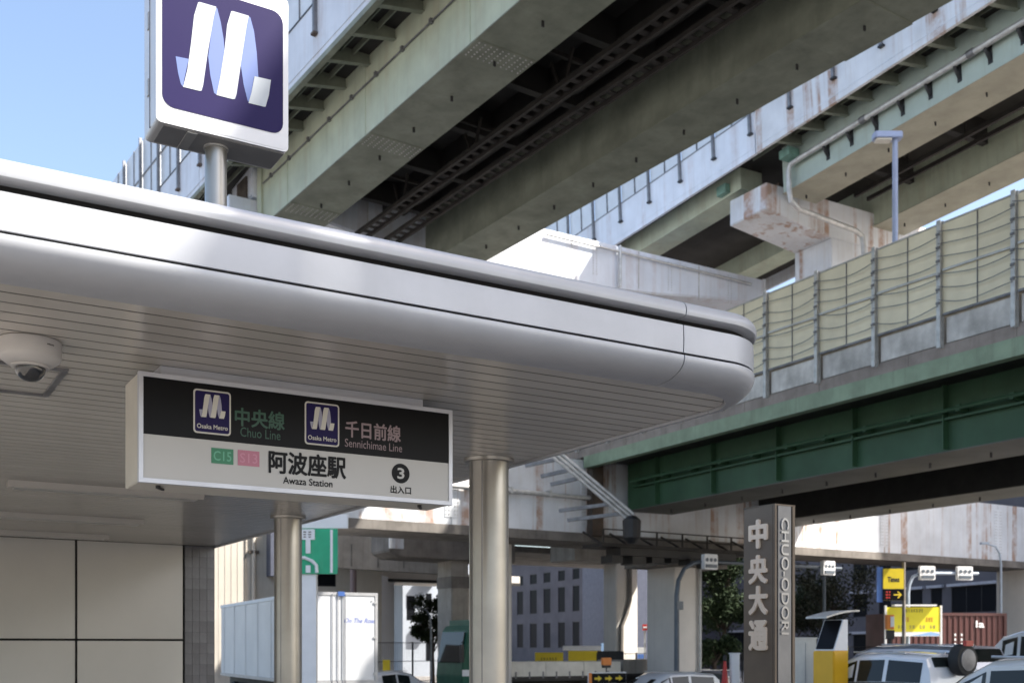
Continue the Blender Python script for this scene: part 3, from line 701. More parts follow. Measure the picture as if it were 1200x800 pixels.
# inspection platform hung below the portal beam, with braces and pipes
ip = cthing('inspection_platform', 'dark brown steel inspection platform hanging under the portal beam', 'platform', 25.5, v0-.6, 5.2)
MB().box(22.6, 30.0, v0-1.5, v0-.3, 5.14, 5.26).build('deck', 'walk_steel', ip)
MB().box(23.5, 29.0, v0-1.4, v0-.5, 4.86, 5.138).build('tray', 'dark_steel', ip)
for u in frange(22.7, 30, 1.2):
    MB().bar((u, v0-1.45, 5.2), (u, v0-1.45, 5.75), .05).build('rail_post', 'walk_steel', ip)
    MB().bar((u, v0-1.4, 5.2), (u, v0-.2, 5.75), .06).build('brace', 'walk_steel', ip)
for z in (5.48, 5.75): MB().tube([(22.7, v0-1.45, z), (29.9, v0-1.45, z)], .025, 6).build('hand_rail', 'walk_steel', ip)
for k in range(7):
    u = 23.2+k*.9; MB().box(u, u+random.uniform(.3, .8), v0-1.3, v0-.6, random.uniform(4.55, 4.8), 4.858).build('junction_box', 'dark_steel', ip)

# slanting cable conduits beside the end of the green girder
pa, pb_ = atY(648, 37.6, 532), atY(737, 37.4, 606)
cn = thing('cable_conduits', 'bundle of slanting grey conduits on brackets beside the dark green girder end', 'conduits', pa)
for k in range(3):
    off = Vector((.085*k, 0, .105*k-.1)); MB().tube([off, pb_-pa+off], .06, 10).build('conduit', 'galv', cn, smooth=True)
for f, ln in ((.10, 1.2), (.27, 1.1), (.40, 1.1), (.82, 1.9), (.97, 2.0)):
    c0 = (pb_-pa)*f; MB().bar(c0+Vector((.15, .1, .12)), c0+Vector((-ln, .5, -.1)), .12).build('bracket', 'galv_dark', cn)
MB().lathe([(.12, -.9), (.3, -.7), (.32, -.1), (.15, .05)], (pb_-pa).x+.1, (pb_-pa).y, 12).build('boot', 'black_metal', cn).location.z = (pb_-pa).z

# street lamp standing on the deck behind the noise barrier
lp = atY(1049, 30.5); lh = zat(163, 30.5)
la = thing('street_lamp', 'slim blue grey street lamp with flat head behind the beige noise barrier', 'street lamp', (lp.x, lp.y, 8.8))
MB().lathe([(.10, 0), (.10, .4), (.085, .5), (.075, lh-8.8)], 0, 0, 14).build('pole', 'lamp_blue', la, smooth=True)
hd = MB().rbox(-.62, .18, -.17, .17, lh-8.8-.02, lh-8.8+.16, .07, 'z').build('head', 'lamp_blue', la, bevel=.02)
MB().rbox(-.56, -.12, -.13, .13, lh-8.8-.07, lh-8.8-.021, .05, 'z').build('lens', 'lamp_lens', hd)

def bolts(parent, pts, d, r=.018, name='bolt_group'):
    mb = MB()
    for c in pts:
        c = Vector(c); mb.bar(c, c+Vector(d)*.02, r*2)
    mb.build(name, 'galv', parent, kind='stuff')
for u in (10.41, 17.41, 23.01, 31.01, 39.01, 47.01):
    pl = MB().box(u-.28, u+.28, v0-.022, v0-.001, z0+.25, z1-.25).build('splice_plate', 'white_rusty', W)
    bolts(pl, [(u+dx, v0-.021, z0+.35+k*.14) for dx in (-.22, -.12, .12, .22) for k in range(15)], (0, -1, 0))

# welds, splice plates and bolts on the near girder and on the tapered cap
ex_ = bpy.data.objects['expressway']
for k in range(6):
    y = -2.6-k*5.2
    MB().box(.045, .0595, y-.012, y+.012, .05, 2.0).build('weld_seam', 'pale_green', ex_)
    sp_ = MB().box(.02, 1.65, y-.35, y+.35, -.016, -.001).build('splice_plate', 'flange_green', ex_)
    bolts(sp_, [(.12+.16*i, y+dy, -.016) for i in range(10) for dy in (-.28, -.17, -.06, .06, .17, .28)], (0, 0, -1), .016)
for u in (24.5, 28.2, 31.4):
    bolts(PB, [(u+dx, 34.40, 15.95+.1*k) for dx in (-.08, .08) for k in range(12)], (0, -1, 0), .016)
MB().tube([(22.2, 34.28, 17.0), (32.5, 34.28, 16.9)], .05, 8).build('cable_pipe', 'galv', PB, smooth=True)
MB().tube([(25.6, 34.25, 17.2), (25.6, 34.25, 15.6)], .06, 8).build('down_pipe', 'galv', PB, smooth=True)

# ------------------------------------------------------------------ street name pylon
pn_ = atY(908, 11.0); pu, pv_ = pn_.x*D1.x+pn_.y*D1.y, pn_.x*D2.x+pn_.y*D2.y
ph = zat(590, 11.0); a_, b_ = .285, .45      # width along D1 (steel face) and D2 (bronze face)
py = cthing('street_name_pylon', 'square bronze pylon with ivory street name characters and steel side strip', 'pylon', pu+.14, pv_+.2)
MB().box(pu+.012, pu+a_-.012, pv_+.012, pv_+b_, 0, ph-.01).build('core', 'pylon_dark', py)
MB().box(pu, pu+.012, pv_+.03, pv_+b_, 0, ph).build('bronze_plate', 'pylon', py, bevel=.002)
MB().box(pu, pu+.030, pv_, pv_+.028, 0, ph).build('corner_strip', 'pylon', py, bevel=.003)
MB().box(pu+.05, pu+a_-.055, pv_+.004, pv_+.014, 0, ph-.005).build('steel_strip', 'pylon_steel', py)
MB().box(pu+a_-.04, pu+a_, pv_, pv_+.03, 0, ph).build('corner_strip', 'pylon', py, bevel=.003)
MB().box(pu, pu+a_, pv_, pv_+b_, ph-.012, ph+.004).build('top_cap', 'pylon', py)
side = lambda vc, zc: (lambda a, b, d: (pu-d, vc-a, zc+b))
def py_z(yy): return zat(yy, 11.2)
for ch, yc, hp in (('中', 625.5, 34), ('央', 667, 34), ('大', 703, 34), ('通', 744, 36)):
    text(ch, 'letter_ivory', py, side(pv_+.225, py_z(yc)), .265, hp*11.2/F, .04, 'character', .022)
strip = lambda zc: (lambda a, b, d: (pu+.135+b, pv_+.004-d, zc-a))
zt_, zb_ = zat(607, 11.1), zat(743, 11.1)
text('CHUO-ODORI', 'letter_steel', py, strip((zt_+zb_)/2), zt_-zb_, .105, .015, 'lettering', .014)

def marks(m, parent, fn, cw, ch, n=4):       # print too small to read in the photo: a row of short strokes
    rm = random.Random(int(cw*1000)+n); w_ = cw/n; mb = MB()
    for k in range(n):
        x0 = -cw/2+k*w_; x1 = x0+w_*rm.uniform(.6, .85)
        for z0, z1 in ((-.5, -.3), (-.1, .1), (.3, .5)):
            a, b = x0+w_*rm.uniform(0, .15), x1-w_*rm.uniform(0, .15); mb.add([fn(a, z0*ch, .002), fn(b, z0*ch, .002), fn(b, z1*ch, .002), fn(a, z1*ch, .002)], [(0,1,2,3)])
    return mb.build('print_marks', m, parent, kind='stuff')
# ------------------------------------------------------------------ helper for buildings
def building(name, label, P, d, length, depth, height, wins, mwall, mglass='window_glass', lintel=None, base=-.9, reveal=.12, group=None):
    """facade along d from P (d points to the right seen from outside), wins = (x0, x1, z0, z1)"""
    d = Vector((d[0], d[1], 0)).normalized(); rz = math.atan2(d.y, d.x)
    t = thing(name, label, 'building', (P[0], P[1], 0), rz, group=group)
    xs = sorted({0, length}|{round(q, 3) for w_ in wins for q in w_[:2]}); zs = sorted({base, height}|{round(q, 3) for w_ in wins for q in w_[2:]})
    def inwin(x, z): return any(w_[0]-1e-3 < x < w_[1]+1e-3 and w_[2]-1e-3 < z < w_[3]+1e-3 for w_ in wins)
    mb = MB()
    for i in range(len(xs)-1):
        for j in range(len(zs)-1):
            if not inwin((xs[i]+xs[i+1])/2, (zs[j]+zs[j+1])/2):
                mb.add([(xs[i],0,zs[j]),(xs[i+1],0,zs[j]),(xs[i+1],0,zs[j+1]),(xs[i],0,zs[j+1])], [(0,1,2,3)])
    mb.add([(0,0,base),(length,0,base),(length,depth,base),(0,depth,base),(0,0,height),(length,0,height),(length,depth,height),(0,depth,height)], [(1,2,6,5),(2,3,7,6),(3,0,4,7),(4,5,6,7)])
    for x0, x1, z0, z1 in wins:
        mb.add([(x0,0,z0),(x1,0,z0),(x1,0,z1),(x0,0,z1),(x0,reveal,z0),(x1,reveal,z0),(x1,reveal,z1),(x0,reveal,z1)], [(0,1,5,4),(1,2,6,5),(2,3,7,6),(3,0,4,7),(4,5,6,7)])
    mb.build('wall', mwall, t)
    for x0, x1, z0, z1 in wins:
        f = .05; fr = MB().box(x0, x1, reveal-.08, reveal-.02, z1-f, z1).box(x0, x1, reveal-.08, reveal-.02, z0, z0+f).box(x0, x0+f, reveal-.08, reveal-.02, z0+f, z1-f).box(x1-f, x1, reveal-.08, reveal-.02, z0+f, z1-f)
        nv = max(1, int((x1-x0)/1.3))
        for k in range(1, nv): xx = x0+(x1-x0)*k/nv; fr.box(xx-.025, xx+.025, reveal-.08, reveal-.02, z0+f, z1-f)
        wo = fr.build('window', 'black_metal', t)
        MB().box(x0+f, x1-f, reveal-.06, reveal-.04, z0+f, z1-f).build('pane', mglass, wo)
        if lintel: MB().box(x0-.25, x1+.25, -.25, -.002, z1+.02, z1+.22).build('lintel', lintel, t)
    MB().box(-.06, length+.06, -.06, depth+.06, height+.004, height+.35).build('roof_parapet', mwall, t)
    return t, d
# slate office block with tall windows
P = atY(707, 104); e = Vector((-.42, .91, 0)).normalized(); L_ = 24
far = P+e*L_; wins = []
for a, b in ((606, 613), (621, 629), (637, 645), (654, 662), (671, 679), (688.7, 696.7)):
    s0, s1 = hit(a, P, e), hit(b, P, e)
    x0, x1 = L_-s0, L_-s1
    for z0, z1 in ((1.45, 4.1), (5.1, 7.7), (8.3, 9.4)): wins.append((x0, x1, z0, z1))
wins.sort(); building('office_building', 'slate coloured office block with rows of tall narrow windows beyond the portal beam', far, -e, L_, 14, 10.6, wins, 'build_slate')
# grey block on the right
P = atY(1235, 70); e = Vector((-.30, .954, 0)).normalized(); L_ = 46; far = P+e*L_; wins = []
for a, b in ((1188, 1200), (1115, 1168), (1091, 1104), (1061, 1081), (1030, 1044), (1000, 1016)):
    s0, s1 = hit(a, P, e), hit(b, P, e); x0, x1 = L_-s0, L_-s1; wins.append((min(x0,x1), max(x0,x1), 4.0, 5.9)); wins.append((min(x0,x1), max(x0,x1), .7, 2.6)); wins.append((min(x0,x1), max(x0,x1), 7.4, 9.3))
wins.append((3, 10, .2, 3.0)); wins.append((2, 9, 4.0, 5.9))
building('grey_office_building', 'long grey tiled block with wide dark windows under pale lintels, behind the container', far, -e, L_, 16, 14, wins, 'build_grey', lintel='lintel')
# pale apartment block with balconies, left
P = atY(472, 88); d = Vector((.93, .30, 0)).normalized(); wins = []
s_ = lambda px: hit(px, P, d)
t, _ = building('apartment_block', 'pale blue grey apartment block with dark balcony recesses behind the truck', P, d, s_(560), 12, 11.5, [(s_(499), s_(506), z, z+2.2) for z in (.4, 3.7, 7.0)]+[(.3, 1.0, z, z+2.0) for z in (3.7, 7.0)], 'build_pale')
for z in (3.3, 6.6): MB().box(s_(495), s_(507), -.9, -.002, z-.1, z+1.0).build('balcony', 'build_pale', t)
# sunlit white wall beside it
P = atY(443, 62); building('white_warehouse', 'plain white warehouse wall catching the sun behind the trailer', P, Vector((.25, .97, 0)), 2.6, 6, 5.3, [], 'build_white')
# dark navy block between the piers
P = atY(738, 84); building('navy_building', 'narrow dark navy building seen between two concrete piers', P, Vector((.95, .3, 0)), 6, 10, 10.5, [(3.6, 4.8, 2, 4), (3.6, 4.8, 5.5, 7.5)], 'build_navy')
# cream building behind the trailer, with pipe and air conditioner
P = atY(236, 52); t, d = building('cream_building', 'cream metal clad building with a down pipe behind the trailer', P, Vector((.90, .43, 0)), 9, 8, 9.5, [(4.6, 6.6, 4.6, 6.8)], 'build_cream')
for k in range(10): MB().box(.2+k*.3, .23+k*.3, -.02, -.001, 0, 9.4).build('cladding_rib', 'build_cream', t)
MB().tube([(2.45, -.12, 0), (2.45, -.12, 9)], .09, 10).build('down_pipe', 'build_cream', t, smooth=True)
MB().box(2.05, 2.1, -.06, -.001, 0, 9.4).build('cladding_joint', 'concrete_dark', t)
MB().box(2.2, 2.7, -.2, -.002, 6.1, 6.25).build('pipe_clip', 'brown_steel', t)
MB().box(3.1, 4.7, -.9, -.002, 5.0, 7.6).build('air_conditioner', 'build_navy', t)
# a low row behind everything
P = atY(-60, 165); building('far_white_block', 'distant white block closing the street behind the low ramps', P, Vector((1, .12, 0)), 92, 12, 9.0, [(x, x+1.6, z, z+1.7) for x in frange(2, 90, 4.4) for z in (1.5, 5.0)], 'build_white')

# ------------------------------------------------------------------ low concrete ramps behind the portal beam
T1 = cthing('hammerhead_pier', 'concrete hammerhead pier with dark painted band under the low ramp', 'pier', 21, 41)
uL, vL = 18.6, 40.0
pz = lambda px, py, v: onV(px, py, v)
ua, za = pz(456, 623, vL); ub, zb = pz(456, 645, vL); uc, zc = pz(532, 656, vL); ud, zd = pz(604, 662, vL); ue, ze = pz(552, 656, vL)
MB().prism([(ua, za), (ua, zb), (ua+.4, zb-.22), (uc, zc), (ue+.2, zc), (ud, zc), (ud, za)], 'y', vL, vL+1.8).build('cap_beam', 'concrete_dark', T1, bevel=.04)
MB().box(ua-.02, ua+.62, vL-.06, vL-.004, zb+.1, za-.02).build('end_patch', 'white_rusty', T1)
MB().box(uc, ue, vL+.2, vL+1.5, -.1, zc+.05).build('column', 'concrete', T1, bevel=.04)
MB().box(uc-.02, ue+.02, vL+.18, vL+1.52, zat(686, 44), zat(672, 44)).build('painted_band', 'concrete_dark', T1)
R1 = cthing('low_ramp', 'low concrete ramp slab passing behind the hammerhead pier', 'ramp', 20, 46)
ua, za = pz(372, 622, 46); ub, zb = pz(372, 664, 46); uc, _ = pz(520, 640, 46)
MB().prism([(ua+1.0, za), (ua+1.0, zb), (uc, zb-.1), (uc, za-.5)], 'y', 46, 46.5).build('side_beam', 'concrete', R1)
MB().prism([(ua+1.0, za-.4), (ua+1.0, za-.1), (uc+16, za-.1), (uc+16, za-.4)], 'y', 46.55, 54).build('deck_slab', 'concrete_dark', R1)
for k in range(3): MB().box(ua+1.6+k*1.3, ua+1.64+k*1.3, 45.97, 45.998, zb+.1, za-.5).build('form_joint', 'concrete_dark', R1)
R2 = cthing('thin_ramp', 'thin pale concrete ramp edge spanning between piers far behind', 'ramp', 22, 58)
ua, za = pz(425, 668, 58); ub, zb = pz(425, 676.5, 58); uc, _ = pz(560, 668, 58)
MB().box(ua-3, uc+3, 58, 64, zb, za).build('deck_slab', 'pier_cream', R2); MB().box(ua-3, uc+3, 57.95, 57.998, zb-.18, zb).build('edge_strip', 'dark_steel', R2)
MB().box(uc-1.2, uc, 58.5, 60, -.1, zb-.005).build('column', 'pier_cream', R2)
MB().rbox(ua-2.6, ua-1.6, 58.5, 60, -.1, zb-.005, .1, 'z').build('column', 'concrete', R2)
# second concrete pier right of the office block
P3 = atY(722, 53); u3, v3 = P3.x*D1.x+P3.y*D1.y, P3.x*D2.x+P3.y*D2.y
T2 = cthing('concrete_pier', 'tan concrete pier with a black drain hose beside the slate office block', 'pier', u3, v3)
MB().rbox(u3, u3+1.35, v3, v3+1.1, -.1, 7.2, .12, 'z').build('column', 'pier_cream', T2, smooth=True)
MB().box(u3-2.5, u3+5, v3-.1, v3+2.0, 5.7, 7.0).build('cap_beam', 'concrete', T2)
MB().tube([(u3+.75, v3-.12, 5.6), (u3+.75, v3-.12, 3.9), (u3+.55, v3-.12, 3.2), (u3+.25, v3-.12, 2.6), (u3+.2, v3-.12, 0)], .1, 8).build('drain_hose', 'concrete_dark', T2, smooth=True)

# ------------------------------------------------------------------ signs on the left
gs = atY(300, 31, 0); g0, g1 = atY(338, 30), atY(395.5, 30)
zt_, zb_ = zat(619, 30), zat(672, 30)
GS = thing('expressway_sign', 'green and white expressway direction sign on a white post behind the column', 'road sign', (g0.x, g0.y, 0))
wd = g1.x-g0.x; fr = lambda x, z: (lambda a, b, d: (x+a, -d, z+b))
MB().box(0, wd, 0, .06, zb_, zt_).build('board', 'road_green', GS)
px_ = lambda p: atY(p, 30).x-g0.x
MB().box(px_(387), px_(390), -.008, -.001, zb_+.03, zt_-.03).build('border_line', 'sheet_white', GS)
MB().tube([(px_(345), -.02, zat(654, 30)), (px_(357), -.02, zat(653, 30)), (px_(366), -.02, zat(657, 30)), (px_(371), -.02, zat(662, 30)), (px_(371.5), -.02, zb_+.03)], .05, 6).build('route_line', 'sheet_white', GS)
MB().box(px_(358.5), px_(364), -.03, -.001, zat(648, 30), zat(632, 30)).build('route_line', 'sheet_white', GS)
MB().box(px_(358.5), px_(364), -.03, -.001, zb_+.03, zat(662, 30)).build('route_line', 'sheet_white', GS)
MB().box(px_(340), px_(369), -.03, -.001, zat(632, 30), zt_-.02).build('name_patch', 'sheet_white', GS)
marks('concrete_dark', GS, fr(px_(361), zat(626, 30)), .26, .17, 2).location.y = -.032
MB().box(px_(340), px_(407), .07, .2, zt_+.02, zat(602, 30)).build('top_board', 'sheet_white', GS)
MB().box(px_(352), px_(370), .062, .3, -.1, zb_).build('post', 'sheet_white', GS)
rp = atY(414, 52); RP = thing('pink_pole', 'dusty pink steel pole beside the green direction sign', 'pole', (rp.x, rp.y, -.1))
MB().lathe([(.2, 0), (.2, .3), (.16, .32), (.16, 9.0)], 0, 0, 16).build('shaft', 'pole_pink', RP, smooth=True)
MB().lathe([(.2, 0), (.2, .05), (.14, .06)], 0, 0, 16).build('base_plate', 'pole_pink', RP)

# ------------------------------------------------------------------ trailer
bl, brr = atY(356, 34), atY(443, 34.4)
hd_ = (atY(253, 46.5)-bl); hd_.z = 0; Lt = 13.0; hdir = hd_.normalized()
rz = math.atan2(hdir.y, hdir.x)-math.pi/2
TR = thing('box_trailer', 'white box trailer with ribbed side and closed rear doors seen past the column', 'trailer', (bl.x, bl.y, GL1), rz)
zT = zat(692.5, 34)-GL1; Wt = 2.42; zB = 1.2
MB().box(.05, Wt-.05, .06, Lt, zB+.05, zT-.03).build('box_body', 'trailer_side', TR)
for q in ((0, Wt, zT-.10, zT), (0, Wt, zB, zB+.12), (0, .09, zB+.12, zT-.10), (Wt-.09, Wt, zB+.12, zT-.10)): MB().box(q[0], q[1], .0, .10, q[2], q[3]).build('rear_frame', 'trailer_trim', TR)
for x0, x1 in ((.10, Wt/2-.01), (Wt/2+.01, Wt-.10)):
    dr = MB().box(x0, x1, .02, .06, zB+.13, zT-.11).build('rear_door', 'trailer_white', TR, bevel=.006)
    for z in (zB+.3, (zB+zT)/2, zT-.35):
        xx = x0-.05 if x0 < 1 else x1-.05; MB().box(xx, xx+.12, -.02, .019, z, z+.06).build('hinge', 'trailer_trim', dr)
    xb = x1-.10 if x0 < 1 else x0+.05
    for xq in (xb, xb+.08 if x0 > 1 else xb-.18): MB().tube([(xq, -.02, zB+.05), (xq, -.02, zT-.05)], .016, 8).build('lock_bar', 'trailer_trim', dr)
text('On The Road', 'blue_txt', TR, lambda a, b, d: (Wt*.765+a, .017-d, zat(726, 34)-GL1+b), 1.08, .15, .01, 'lettering', 0, .35)
MB().box(Wt/2-.12, Wt/2+.10, -.05, .02, zT-.12, zT+.02).build('marker_lamp', 'blue_plastic', TR)
MB().lathe([(.02, 0), (.03, .01)], 0, 0, 10).build('door_stop', 'black_metal', TR).location = (Wt-.2, 0.0, zT-.26)
rb = MB()
z = zB+.2
while z < zT-.2: rb.box(.025, .0495, .15, Lt-.05, z, z+.05); z += .085
rb.build('side_corrugation', 'trailer_side', TR, kind='stuff')
for k in range(7): MB().box(.0, .0245, .3+k*2.0, .36+k*2.0, zB+.1, zT-.12).build('side_post', 'trailer_side', TR)
MB().box(0, .06, .1, Lt, zT-.12, zT+.002).build('top_rail', 'sheet_white', TR); MB().box(0, .06, .1, Lt, zB, zB+.12).build('bottom_rail', 'trailer_trim', TR)
def wheel(parent, x, y, r, wdt=.24):
    o = MB(); n = 24
    prof = [(r*.60, -wdt/2), (r*.92, -wdt/2), (r, -wdt*.35), (r, wdt*.35), (r*.92, wdt/2), (r*.60, wdt/2)]
    o.loft([[(x+a, y+rr*math.cos(2*math.pi*k/n), r+rr*math.sin(2*math.pi*k/n)) for k in range(n)] for rr, a in prof])
    ty = o.build('wheel', 'rubber', parent, smooth=True)
    MB().loft([[(x+a, y+rr*math.cos(2*math.pi*k/n), r+rr*math.sin(2*math.pi*k/n)) for k in range(n)] for rr, a in ((r*.6, -wdt*.42), (r*.2, -wdt*.3), (r*.2, wdt*.3), (r*.6, wdt*.42))]).build('rim', 'rim', ty, smooth=True)
for y in (1.4, 2.7, 9.8, 11.2):
    for x in (.25, Wt-.25): wheel(TR, x, y, .5)
MB().box(.4, Wt-.4, .2, Lt, .75, 1.2).build('chassis', 'dark_steel', TR)

# ------------------------------------------------------------------ cars
def car(name, label, loc, rz, L, W, H, paint, st, a0, a1, spare=False, glass='glass_dark', group='cars in the street', sun=False):
    """st = stations from tail (0) to nose (1): (t, belt height, top height, inset of the roof edge); a0..a1 = stations with side glass"""
    t = thing(name, label, 'car', loc, rz, group=group); rings = []; hw = W/2; z0 = .22
    for (f, zb, zr, ins) in st:
        y = -L/2+f*L; tap = 1-.10*max(0, (abs(f-.5)-.36)/.14)**2; w_ = hw*tap; wr = w_-ins
        half = [(w_*.93, z0), (w_*.99, z0+.14), (w_, (z0+zb)/2), (w_*.985, zb), (wr+.03, zr-.09), (wr-.05, zr-.03), (wr-.22, zr), (wr*.4, zr+.015)]
        rings.append([(x, y, z) for x, z in half]+[(-x, y, z) for x, z in reversed(half)])
    body = MB().loft(rings).build('body', paint, t, smooth=True)
    def patch(nm, i0, i1, k0, k1, m, lo=.08, hi=.9, la=.06, push=.008, mirror=True):
        for sgn in ((1, -1) if mirror else (1,)):
            A_, B_ = rings[i0], rings[i1]
            g = lambda R, q: Vector(R[k0]).lerp(Vector(R[k1]), q)
            p = [g(A_, lo).lerp(g(B_, lo), la), g(A_, lo).lerp(g(B_, lo), 1-la), g(A_, hi).lerp(g(B_, hi), 1-la), g(A_, hi).lerp(g(B_, hi), la)]
            n = (p[1]-p[0]).cross(p[3]-p[0]).normalized()
            if n.x < 0 and mirror: n = -n
            if not mirror and n.z < 0 and abs(n.z) > .05: n = -n
            pts = [q+n*push for q in p]+[q-n*.02 for q in p]
            if sgn < 0: pts = [Vector((-q.x, q.y, q.z)) for q in pts]
            MB().add(pts, [(0,1,2,3),(7,6,5,4),(0,4,5,1),(1,5,6,2),(2,6,7,3),(3,7,4,0)]).build(nm, m, t)
    for i in range(a0, a1): patch('side_window', i, i+1, 3, 4, glass)
    n = len(st)
    # windscreen and rear window across the car
    for nm, i0, i1 in (('windscreen', a1+1, a1), ('rear_window', a0-1, a0)):
        A_, B_ = rings[i0], rings[i1]; l0, r0, l1, r1 = Vector(A_[10]), Vector(A_[5]), Vector(B_[10]), Vector(B_[5])
        p = [l0.lerp(l1, .08).lerp(r0.lerp(r1, .08), .05), l0.lerp(l1, .08).lerp(r0.lerp(r1, .08), .95), l0.lerp(l1, .92).lerp(r0.lerp(r1, .92), .95), l0.lerp(l1, .92).lerp(r0.lerp(r1, .92), .05)]
        nn = (p[1]-p[0]).cross(p[3]-p[0]).normalized()
        if nn.z < 0: nn = -nn
        pts = [q+nn*.035 for q in p]+[q-nn*.02 for q in p]
        MB().add(pts, [(0,1,2,3),(7,6,5,4),(0,4,5,1),(1,5,6,2),(2,6,7,3),(3,7,4,0)]).build(nm, glass, t)
    for f in (.19, .80):
        for s in (1, -1): wheel(t, s*(hw-.09), -L/2+f*L, .32, .2)
    for s in (1, -1):
        zl = st[a1+1][1]-.05; yl = -L/2+st[a1+1][0]*L
        MB().rbox(min(s*(hw-.02), s*(hw+.18)), max(s*(hw-.02), s*(hw+.18)), yl-.25, yl-.15, zl+.02, zl+.17, .03, 'y').build('door_mirror', paint, t)
        MB().box(min(s*(hw-.16), s*(hw-.05)), max(s*(hw-.16), s*(hw-.05)), -L/2-.015, -L/2+.08, st[0][1]-.25, st[0][1]-.02).build('tail_lamp', 'red_lamp', t)
        MB().box(min(s*(hw-.45), s*(hw-.15)), max(s*(hw-.45), s*(hw-.15)), L/2-.1, L/2+.01, .6, .75).build('headlight', 'lamp_lens', t)
    MB().box(-hw*.9, hw*.9, -L/2-.06, -L/2+.1, .3, .55).build('rear_bumper', paint, t); MB().box(-hw*.9, hw*.9, L/2-.1, L/2+.05, .28, .52).build('front_bumper', paint, t)
    for i in range(a0, a1+1):
        for s in (1, -1):
            q0, q1 = Vector(rings[i][1]), Vector(rings[i][3]); MB().bar((s*(abs(q0.x)+.001), q0.y, q0.z+.1), (s*(abs(q1.x)+.001), q1.y, q1.z), .012).build('door_gap', 'black_metal', t)
    for s in (1, -1):
        pts = [Vector(rings[i][3]) for i in range(a0, a1+1)]; MB().tube([(s*(q.x+.004), q.y, q.z+.02) for q in pts], .014, 5).build('belt_trim', 'black_metal', t)
        MB().box(min(s*(hw+.0), s*(hw+.02)), max(s*(hw+.0), s*(hw+.02)), -.25, -.08, st[a0][1]-.16, st[a0][1]-.12).build('door_handle', paint, t)
    MB().box(-.22, .22, -L/2-.075, -L/2-.06, .4, .52).build('number_plate', 'sheet_white', t)
    if spare:
        n = 32; cz = 1.46; r = .30; y = -L/2-.02
        MB().loft([[(rr*math.cos(2*math.pi*k/n), y-dy, cz+rr*math.sin(2*math.pi*k/n)) for k in range(n)] for rr, dy in ((.2, 0), (r*.93, 0), (r, .06), (r, .16), (r*.94, .22), (r*.66, .23))]).build('spare_wheel', 'rubber', t, smooth=True)
        MB().loft([[(rr*math.cos(2*math.pi*k/n), y-dy, cz+rr*math.sin(2*math.pi*k/n)) for k in range(n)] for rr, dy in ((r*.7, .19), (r*.68, .245), (r*.3, .26), (.01, .262))]).build('wheel_cover', 'galv_dark', t, smooth=True)
        MB().box(-.10, .10, y-.27, y-.2, cz+.26, cz+.36).build('brake_lamp', 'red_lamp', t)
    for x in (-W*.36, W*.36):
        MB().tube([(x, -L*.30, st[a0][2]+.05), (x, L*.06, st[a0][2]+.06)], .018, 6).build('roof_rail', 'galv', t)
    return t
VAN = [(0,.95,1.0,.04),(.012,1.05,1.45,.06),(.05,1.08,1.83,.14),(.35,1.08,1.88,.15),(.60,1.06,1.86,.15),(.72,1.04,1.72,.17),(.84,1.02,1.12,.10),(.95,.85,.96,.08),(1,.60,.72,.06)]
SUV = [(0,.95,1.0,.04),(.012,1.0,1.40,.06),(.05,1.02,1.62,.15),(.30,1.02,1.68,.16),(.50,1.0,1.66,.16),(.60,.98,1.55,.18),(.74,.97,1.06,.10),(.93,.86,.95,.08),(1,.55,.70,.06)]
KEI = [(0,.90,.95,.04),(.012,.98,1.35,.05),(.06,1.0,1.50,.12),(.35,1.0,1.56,.13),(.55,.98,1.53,.13),(.66,.96,1.36,.15),(.80,.95,1.02,.10),(.94,.84,.92,.08),(1,.55,.68,.06)]
SED = [(0,.85,.9,.04),(.04,.88,.98,.06),(.16,.92,1.02,.10),(.30,.93,1.40,.22),(.45,.93,1.46,.23),(.58,.92,1.38,.22),(.72,.90,.98,.12),(.94,.76,.84,.08),(1,.5,.62,.06)]
hv = Vector((-.586, 1, 0)).normalized(); rzs = math.atan2(hv.y, hv.x)-math.pi/2
def carat(px, Y): p = atY(px, Y); return (p.x, p.y, -.11)
def carback(px, Y, L, z=GL0): p = atY(px, Y)+hv*(L/2); return (p.x, p.y, z)     # rear end at the pixel column
car('silver_minivan', 'silver minivan with roof rails behind the white off-roader', carback(1161, 25, 4.6), rzs, 4.6, 1.75, 1.75, 'car_silver', [(a, b, c*.93, d_) for a, b, c, d_ in VAN], 2, 5)
car('off_road_car', 'white off-roader with a big spare wheel high on its tail', carback(1121, 20.5, 3.5), rzs, 3.5, 1.6, 1.6, 'car_white', [(a, b*.98, c*.95, d_) for a, b, c, d_ in SUV], 2, 5, spare=True)
car('ivory_compact_car', 'ivory compact car with arched side windows beside the spare wheel of the off-roader', (*atY(1214, 13)[:2], GL0), rzs, 3.4, 1.48, 1.6, 'car_ivory', [(a, b, c*1.02, d_) for a, b, c, d_ in KEI], 2, 5)
car('tall_white_van', 'tall white van beyond the silver minivan, by the container end', (*atY(1232, 32.5)[:2], GL0), rzs, 4.9, 1.85, 2.2, 'car_white', [(a, b+.2, c+.32, d_) for a, b, c, d_ in VAN], 2, 5)
car('white_hatchback', 'white hatchback with dark glass beside the arrow board', (*atY(775, 36.5)[:2], GL1), RC-math.pi/2+math.pi, 3.9, 1.65, 1.5, 'car_white', KEI, 2, 5)
car('white_saloon', 'sunlit white saloon car in front of the dark mesh fence', (*atY(462, 43)[:2], GL1), RC-math.pi/2, 4.4, 1.7, 1.4, 'car_white', SED, 3, 5)
car('dark_car', 'dark parked car partly hidden behind the pylon', (*atY(815, 44)[:2], GL1), RC+math.pi/2, 4.2, 1.7, 1.4, 'black_metal', SED, 3, 5)

